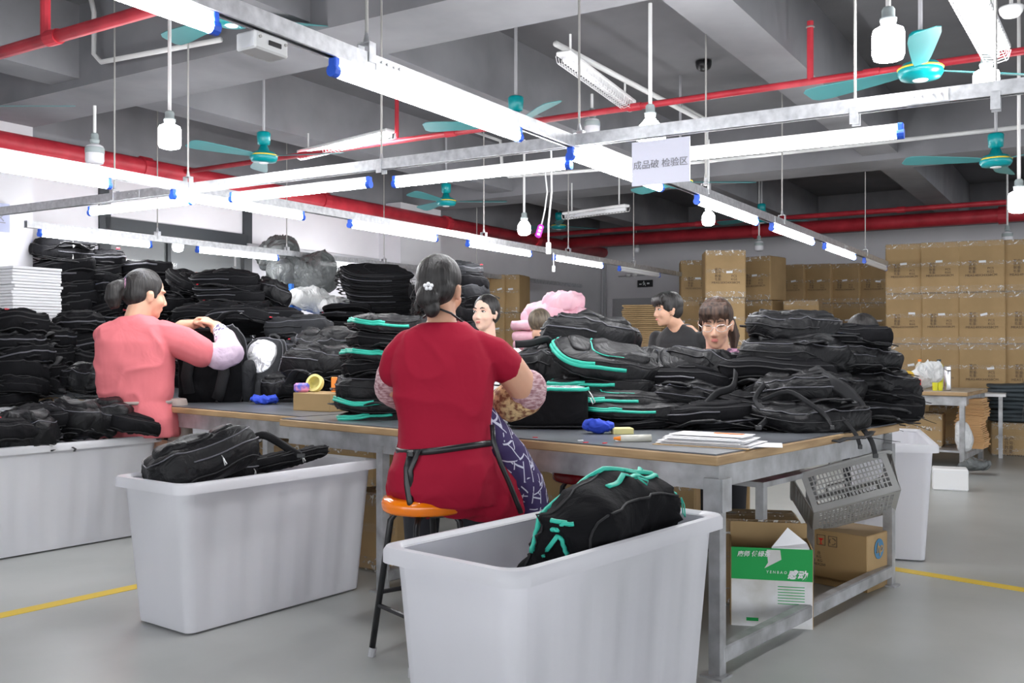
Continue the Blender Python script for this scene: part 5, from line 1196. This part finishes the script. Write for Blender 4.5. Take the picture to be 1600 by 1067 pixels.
for sx in (-.16, .08): chain(bd, [(-.24+sx*.4, 3.72, .68), (-.22+sx, 4.05, .64)], [.1, .075]); chain(bd, [(-.22+sx, 4.05, .63), (-.22+sx, 3.98, .35), (-.22+sx, 4.0, .1)], [.06, .05, .035]); cap(bd, (-.22+sx, 3.98, .045), (-.22+sx, 4.13, .035), .035, .03)
dr_ = MB(); rings(dr_, [(-.235, 3.66, .60, .185, .155), (-.262, 3.66, .655, .208, .172), (-.265, 3.665, .73, .205, .165), (-.258, 3.675, .82, .178, .14), (-.258, 3.685, .9, .178, .13), (-.262, 3.70, 1.0, .19, .128), (-.268, 3.72, 1.1, .2, .125), (-.27, 3.73, 1.17, .19, .115), (-.27, 3.735, 1.225, .165, .1), (-.27, 3.735, 1.262, .12, .08), (-.27, 3.735, 1.288, .085, .065)], 36, 2.5)
chain(dr_, [(-.13, 3.73, 1.2), (-.07, 3.745, 1.165), (-.024, 3.758, 1.12)], [.058, .073, .073]); chain(dr_, [(-.405, 3.735, 1.195), (-.44, 3.75, 1.15), (-.456, 3.765, 1.105)], [.062, .068, .068])
chain(dr_, [(-.2, 3.66, .7), (-.11, 3.70, .65), (-.05, 3.74, .6)], [.16, .125, .1]); chain(dr_, [(-.06, 3.66, .6), (-.0, 3.7, .565)], [.07, .05]); chain(dr_, [(-.36, 3.72, .66), (-.36, 3.9, .65)], [.13, .11])
hb = hair_cap(HF, lambda h: (h.ell((-.0, -.1, -.05), (.045, .035, .045)), h.ell((.015, -.09, -.09), (.03, .028, .035)), h.tube([(-.06, -.04, -.03), (-.07, -.05, -.07), (-.06, -.05, -.1)], .012, 6)), low=True)
sc_r = MB(); chain(sc_r, [(.05, 3.832, .994), (.0, 3.86, .975), (-.03, 3.96, .965), (-.06, 4.1, .95)], [.076, .08, .07, .042]); sb = MB(); chain(sb, [(.064, 3.81, 1.03), (.056, 3.822, 1.012)], [.076, .08])
sc_l = MB(); chain(sc_l, [(-.478, 3.8, 1.075), (-.482, 3.85, 1.035), (-.455, 3.98, .99), (-.42, 4.1, .965)], [.064, .072, .065, .045])
apb = MB(); chain(apb, [(-.11, 3.72, .93), (-.07, 3.74, .84), (-.02, 3.77, .74), (.035, 3.79, .64), (.07, 3.8, .57)], [.05, .075, .09, .095, .08])
lg = MB()
for sx in (-.16, .08): chain(lg, [(-.25+sx*.6, 3.78, .62), (-.22+sx, 4.05, .62), (-.22+sx, 3.98, .35), (-.22+sx, 4.0, .08)], [.085, .085, .068, .055])
P1 = person(B, 'woman in a crimson dress seated on the orange stool with her back to us', bd, [('dress', dr_, 'reddress', .008, .011, 1), ('hair', hb, 'hair', .006, .003, 2), ('sleeve_cover', sc_r, 'floral', .008, .006, 3), ('sleeve_band', sb, 'mauveband', .008, .004, 9), ('apron', apb, 'apron', .009, .008, 6), ('trousers', lg, 'trousers', .012, .004, 8), ('sleeve_cover', sc_l, 'mauveband', .008, .006, 4)], skin='skinwarm')
def loc(*p): return Vector(p)-B
# apron ties and strap
tie = MB(); tie.tube([loc(-.258+ .186*math.cos(a), 3.672+.148*math.sin(a), .815+.012*math.cos(a)-.006*math.sin(a*2)) for a in [i*2*PI/40 for i in range(40)]], .014, 6, closed=True, flat=(1, .3), up=(0, 0, 1)); obj('apron_tie', tie, 'black', P1, smooth=True)
kn = loc(-.375, 3.535, .8); obj('tie_knot', MB().box(kn, (.03, .022, .028), ch=.006), 'black', P1)
obj('tie_end', MB().tube([kn, kn+Vector((-.012, -.012, -.05)), kn+Vector((-.01, -.02, -.11)), kn+Vector((.0, -.028, -.17)), kn+Vector((.008, -.03, -.2))], .013, 6, flat=(.25, 1), up=(0, 1, 0)), 'black', P1, smooth=True)
obj('tie_loop', MB().tube([kn, kn+Vector((.03, -.012, .014)), kn+Vector((.012, -.016, -.03)), kn+Vector((0, -.02, -.06)), kn+Vector((.016, -.024, -.16))], .011, 6, flat=(.25, 1), up=(0, 1, 0)), 'black', P1, smooth=True)
obj('neck_strap', MB().tube([loc(-.345, 3.72, 1.31), loc(-.29, 3.672, 1.345), loc(-.235, 3.68, 1.325), loc(-.19, 3.72, 1.29)], .0045, 6), 'black', P1, smooth=True)
obj('apron_edge', MB().tube([loc(*q) for q in ((-.075, 3.62, .9), (-.07, 3.6, .84), (-.045, 3.6, .76), (-.01, 3.61, .68), (.02, 3.63, .6), (.035, 3.65, .56))], .011, 6, flat=(1, .4), up=(1, 0, 0)), 'black', P1, smooth=True)
fl = MB(); 
for dx, dz in ((-.012, .006), (.0, .012), (.012, .006), (-.006, -.005), (.007, -.005)): fl.ell((dx, 0, dz), (.008, .006, .008), n=8, m_=6)
c_ = shift(HF, B) @ Vector((.015, -.128, -.02)); obj('hair_clip', fl, 'whitetee', P1, c_, (0, 0, 0), True)
hs = MB(); g = random.Random(5)
for i in range(16):
    p = shift(HF, B) @ Vector((-.07-.01*g.random(), -.04+.03*g.random(), .03-.1*g.random())); pts = [p]
    for j in range(6): pts.append(p+Vector((-.02*math.sin(j*.9+i)-.008, -.01, -.014*j+.01*math.cos(j*1.3+i))))
    hs.tube(pts, .0014, 4)
obj('loose_hair', hs, 'hair', P1)
# ------------------------------------------------ woman in pink, standing, back three-quarter
B = Vector((-2.42, 6.2, 0)); s = 1.36; HF = head_frame((-2.375, 6.2, 1.535), -50, 8, 1.3)
bd = MB(); add_head(bd, HF); chain(bd, [(-2.43, 6.15, 1.25), (-2.425, 6.15, 1.35), (-2.39, 6.17, 1.47)], [.09, .078, .078])
rings(bd, [(-2.42, 6.15, .6, .2, .15), (-2.43, 6.15, .9, .19, .13), (-2.43, 6.15, 1.15, .2, .13), (-2.43, 6.15, 1.28, .19, .11), (-2.43, 6.15, 1.35, .1, .07)])
chain(bd, [(-2.22, 6.15, 1.27), (-2.05, 6.22, 1.17), (-1.9, 6.3, 1.14)], [.075, .072, .066]); chain(bd, [(-1.9, 6.3, 1.14), (-1.94, 6.42, 1.25), (-2.0, 6.46, 1.33)], [.065, .055, .038])
chain(bd, [(-2.6, 6.18, 1.27), (-2.52, 6.42, 1.2), (-2.4, 6.55, 1.22)], [.075, .068, .06]); chain(bd, [(-2.4, 6.55, 1.22), (-2.25, 6.52, 1.33), (-2.17, 6.5, 1.345)], [.058, .048, .035])
hand(bd, (-2.0, 6.46, 1.33), (-.5, .1, .35), (-.5, .1, -.8), 1.2, .75, 1); hand(bd, (-2.17, 6.5, 1.345), (.9, -.05, .0), (0, -.2, -1), 1.2, .6, -1)
for sx in (-.1, .1): chain(bd, [(-2.42+sx, 6.2, .7), (-2.42+sx, 6.34, .4), (-2.42+sx, 6.38, .1)], [.1, .07, .04]); cap(bd, (-2.42+sx, 6.36, .045), (-2.42+sx, 6.52, .035), .04, .035)
te = MB(); rings(te, [(-2.40, 6.15, .62, .25, .19), (-2.41, 6.15, .74, .245, .18), (-2.425, 6.15, .845, .218, .16), (-2.43, 6.15, .95, .226, .165), (-2.435, 6.15, 1.1, .232, .165), (-2.43, 6.15, 1.22, .24, .155), (-2.425, 6.15, 1.3, .215, .13), (-2.42, 6.15, 1.35, .15, .11), (-2.415, 6.15, 1.385, .1, .09)], 36, 2.6)
chain(te, [(-2.25, 6.15, 1.27), (-2.13, 6.19, 1.22), (-2.03, 6.23, 1.165)], [.09, .098, .092]); chain(te, [(-2.6, 6.17, 1.26), (-2.57, 6.25, 1.24)], [.09, .09])
hb = hair_cap(HF, lambda h: (h.tube([(0, -.1, .03), (0, -.125, .03)], .028, 8), h.tube([(0, -.12, .03), (-.01, -.15, .0), (-.015, -.15, -.05), (-.012, -.135, -.095)], [.03, .042, .042, .02], 10), h.tube([(.05, .03, .06), (.072, .03, .02), (.07, .02, -.02)], .009, 6)), low=True)
sc1 = MB(); chain(sc1, [(-1.99, 6.26, 1.15), (-1.93, 6.29, 1.13), (-1.87, 6.32, 1.15), (-1.92, 6.39, 1.25)], [.074, .092, .09, .066]); cu = MB(); chain(cu, [(-1.925, 6.395, 1.245), (-1.965, 6.43, 1.30)], [.07, .05])
sc2 = MB(); chain(sc2, [(-2.42, 6.54, 1.22), (-2.3, 6.54, 1.3)], [.07, .05]); ta = MB(); rings(ta, [(-2.2, 6.3, .45, .09, .09), (-2.19, 6.28, .65, .08, .08), (-2.2, 6.25, .85, .06, .08)])
P2 = person(B, 'woman in a salmon pink t-shirt with a ponytail standing at the left table', bd, [('tshirt', te, 'pinktee', .01, .016, 7), ('hair', hb, 'hair', .008, .004, 2), ('sleeve_cover', sc1, 'lavender', .009, .009, 3), ('cuff', cu, 'spots', .009, .003, 3), ('sleeve_cover', sc2, 'lavender', .009, .006, 4), ('apron', ta, 'beige', .01, .01, 4)], skin='skin')
obj('apron_tie', MB().tube([Vector((-2.425+.231*math.cos(a), 6.15+.175*math.sin(a), .838))-B for a in [i*2*PI/36 for i in range(36)]], .012, 6, closed=True, flat=(1, .3), up=(0, 0, 1)), 'beige', P2, smooth=True)
obj('hair_tie', MB().lathe([(.02, -.008), (.034, 0), (.02, .008)], n=14, mtx=shift(HF, B) @ Matrix.Translation((0, -.115, .03)) @ Matrix.Rotation(PI/2, 4, 'X')), 'mauve', P2)
# ------------------------------------------------ helpers for the people behind the tables
def behind(base, label, C, yaw, pitch, s, shirt, torso_w, tyaw, skin='skin', hairm='hair', extra=None, fringe=0, low=False, neckline=0, arm=None, roll=0, face=True, closed=False, zs=None, hs=1.0, slope=.06):
    B = Vector(base); F = head_frame(C, yaw, pitch, s, roll); C = Vector(C); zs = zs or C.z-.21*s; tx = C.x+(B.x-C.x)*.9; ty = C.y+(B.y-C.y)*.9
    bd = MB(); add_head(bd, F); chain(bd, [(tx, ty, zs-.06), (tx*.6+C.x*.4, ty*.6+C.y*.4, zs+.03), tuple(F @ Vector((0, -.02, -.07)))], [.075*s, .055*s, .054*s])
    ca, sa = math.cos(tyaw), math.sin(tyaw); w = torso_w/2
    rings(bd, [(tx, ty, .85, w*.72, .1), (tx, ty, zs-.2, w*.8, .1), (tx, ty, zs-.04, w*.75, .08), (tx, ty, zs+.02, w*.45, .06)], yaw=tyaw)
    te = MB(); rings(te, [(tx, ty, .78, w*.85, .13), (tx, ty, zs-.25, w*.88, .13), (tx, ty, zs-.1, w*.92, .12), (tx, ty, zs-slope, w*.85, .1), (tx, ty, zs, w*.55, .085), (tx, ty, zs+.03, w*.3-neckline*.3*w, .07)], yaw=tyaw)
    for sg in (-1, 1):
        S_ = Vector((tx+sg*w*.92*ca, ty+sg*w*.92*sa, zs-slope-.03)); E_ = S_+Vector((sg*.05*ca, sg*.05*sa-.0, -.2)); Wr = E_+Vector((-sg*.06, -.22 if math.cos(R_(yaw)) < 0 else .2, -.02))
        if arm and arm[0] == sg: E_, Wr = Vector(arm[1]), Vector(arm[2])
        chain(bd, [S_, E_, Wr], [.055, .045, .03]); hand(bd, Wr, (Wr-E_), (0, 0, -1), 1.05, .5, sg); chain(te, [S_, S_.lerp(E_, .35), S_.lerp(E_, .7)], [.068, .066, .064])
        X = MB()
    tr_ = MB(); rings(tr_, [(tx, ty, .8, w*.85, .13), (tx, ty, .92, w*.83, .125)])
    for sg in (-1, 1): chain(tr_, [(tx+sg*.09, ty, .8), (tx+sg*.1, ty+.02, .45), (tx+sg*.1, ty, .12)], [.1, .075, .06]);
    for sg in (-1, 1): cap(tr_, (tx+sg*.1, ty+.03, .045), (tx+sg*.1, ty-.13, .04), .045, .04)
    hb = hair_cap(F, extra, fringe, low, hs)
    p = person(B, label, bd, [('shirt', te, shirt, .011, .007, 5), ('trousers', tr_, 'trousers', .014, .006, 3), ('hair', hb, hairm, .006*s, .003, 6)], .0065*s, skin)
    if face: add_face(p, shift(F, B), closed, hairm)
    return p, F, B
behind((-.16, 7.05, 0), 'young woman with pulled back dark hair looking left, behind the woman in red', (-.195, 7.0, 1.44), 150, -2, 1.12, 'whitetee', .42, .2, 'skinpale', extra=lambda h: (h.ell((0, -.1, -.0), (.045, .04, .05)), h.tube([(.06, .02, .06), (.074, .01, .0), (.07, -.01, -.06)], .012, 6), h.tube([(-.06, .02, .06), (-.074, .01, .0), (-.07, -.01, -.05)], .012, 6)), low=True)
p, F, B = behind((1.235, 5.7, 0), 'woman with glasses and a brown fringe looking down behind the bags', (1.2, 5.62, 1.335), 163, 14, 1.22, 'mauve', .44, 0, 'skin', 'hairbrown', extra=lambda h: (h.tube([(-.02, -.1, .02), (-.05, -.14, -.03), (-.075, -.13, -.1), (-.075, -.11, -.16)], [.03, .036, .03, .015], 8), h.tube([(.062, .03, .06), (.076, .02, .0), (.072, .02, -.04)], .008, 6)), fringe=1.0, closed=True, neckline=-.9, zs=1.15)
FB = shift(F, B); gl = MB()
for s_ in (-1, 1):
    gl.tube([FB @ Vector((s_*.034+.025*math.cos(a), .096-.012*abs(math.cos(a))*(1 if math.cos(a)*s_ > 0 else 0), -.006+.017*math.sin(a))) for a in [i*2*PI/20 for i in range(20)]], .0016, 5, closed=True)
    gl.tube([FB @ Vector((s_*.058, .084, -.004)), FB @ Vector((s_*.077, .04, .0)), FB @ Vector((s_*.08, -.005, .002))], .0018, 5)
gl.tube([FB @ Vector((-.01, .099, -.004)), FB @ Vector((0, .102, 0)), FB @ Vector((.01, .099, -.004))], .0015, 5); obj('glasses', gl, 'buckle', p)
behind((1.42, 8.0, 0), 'man in a black t-shirt with short black hair in profile to the left', (1.29, 7.92, 1.5), 106, 4, 1.16, 'blacktee', .46, R_(-35), 'skin', extra=lambda h: (h.ell((0, .02, .07), (.07, .075, .055)), h.tube([(.07, .01, .03), (.074, .01, -.01)], .014, 6), h.tube([(-.07, .01, .03), (-.074, .01, -.01)], .014, 6)), fringe=.6, low=True, arm=(1, (1.74, 7.8, 1.18), (1.66, 7.5, 1.16)), zs=1.35, hs=1.03)
behind((.25, 7.75, 0), 'person with grey brown cropped hair in a cream shirt, behind the top black bag', (.232, 7.7, 1.365), -30, 5, 1.1, 'cream', .46, .2, 'skin', 'hairgrey', low=False, face=False, zs=1.2, slope=.1)
behind((2.42, 6.45, 0), 'person with short black hair half hidden behind the right bag heap', (2.36, 6.4, 1.27), -70, 18, 1.14, 'whitetee', .44, 1.2, 'skin', low=True, face=False, zs=1.1)
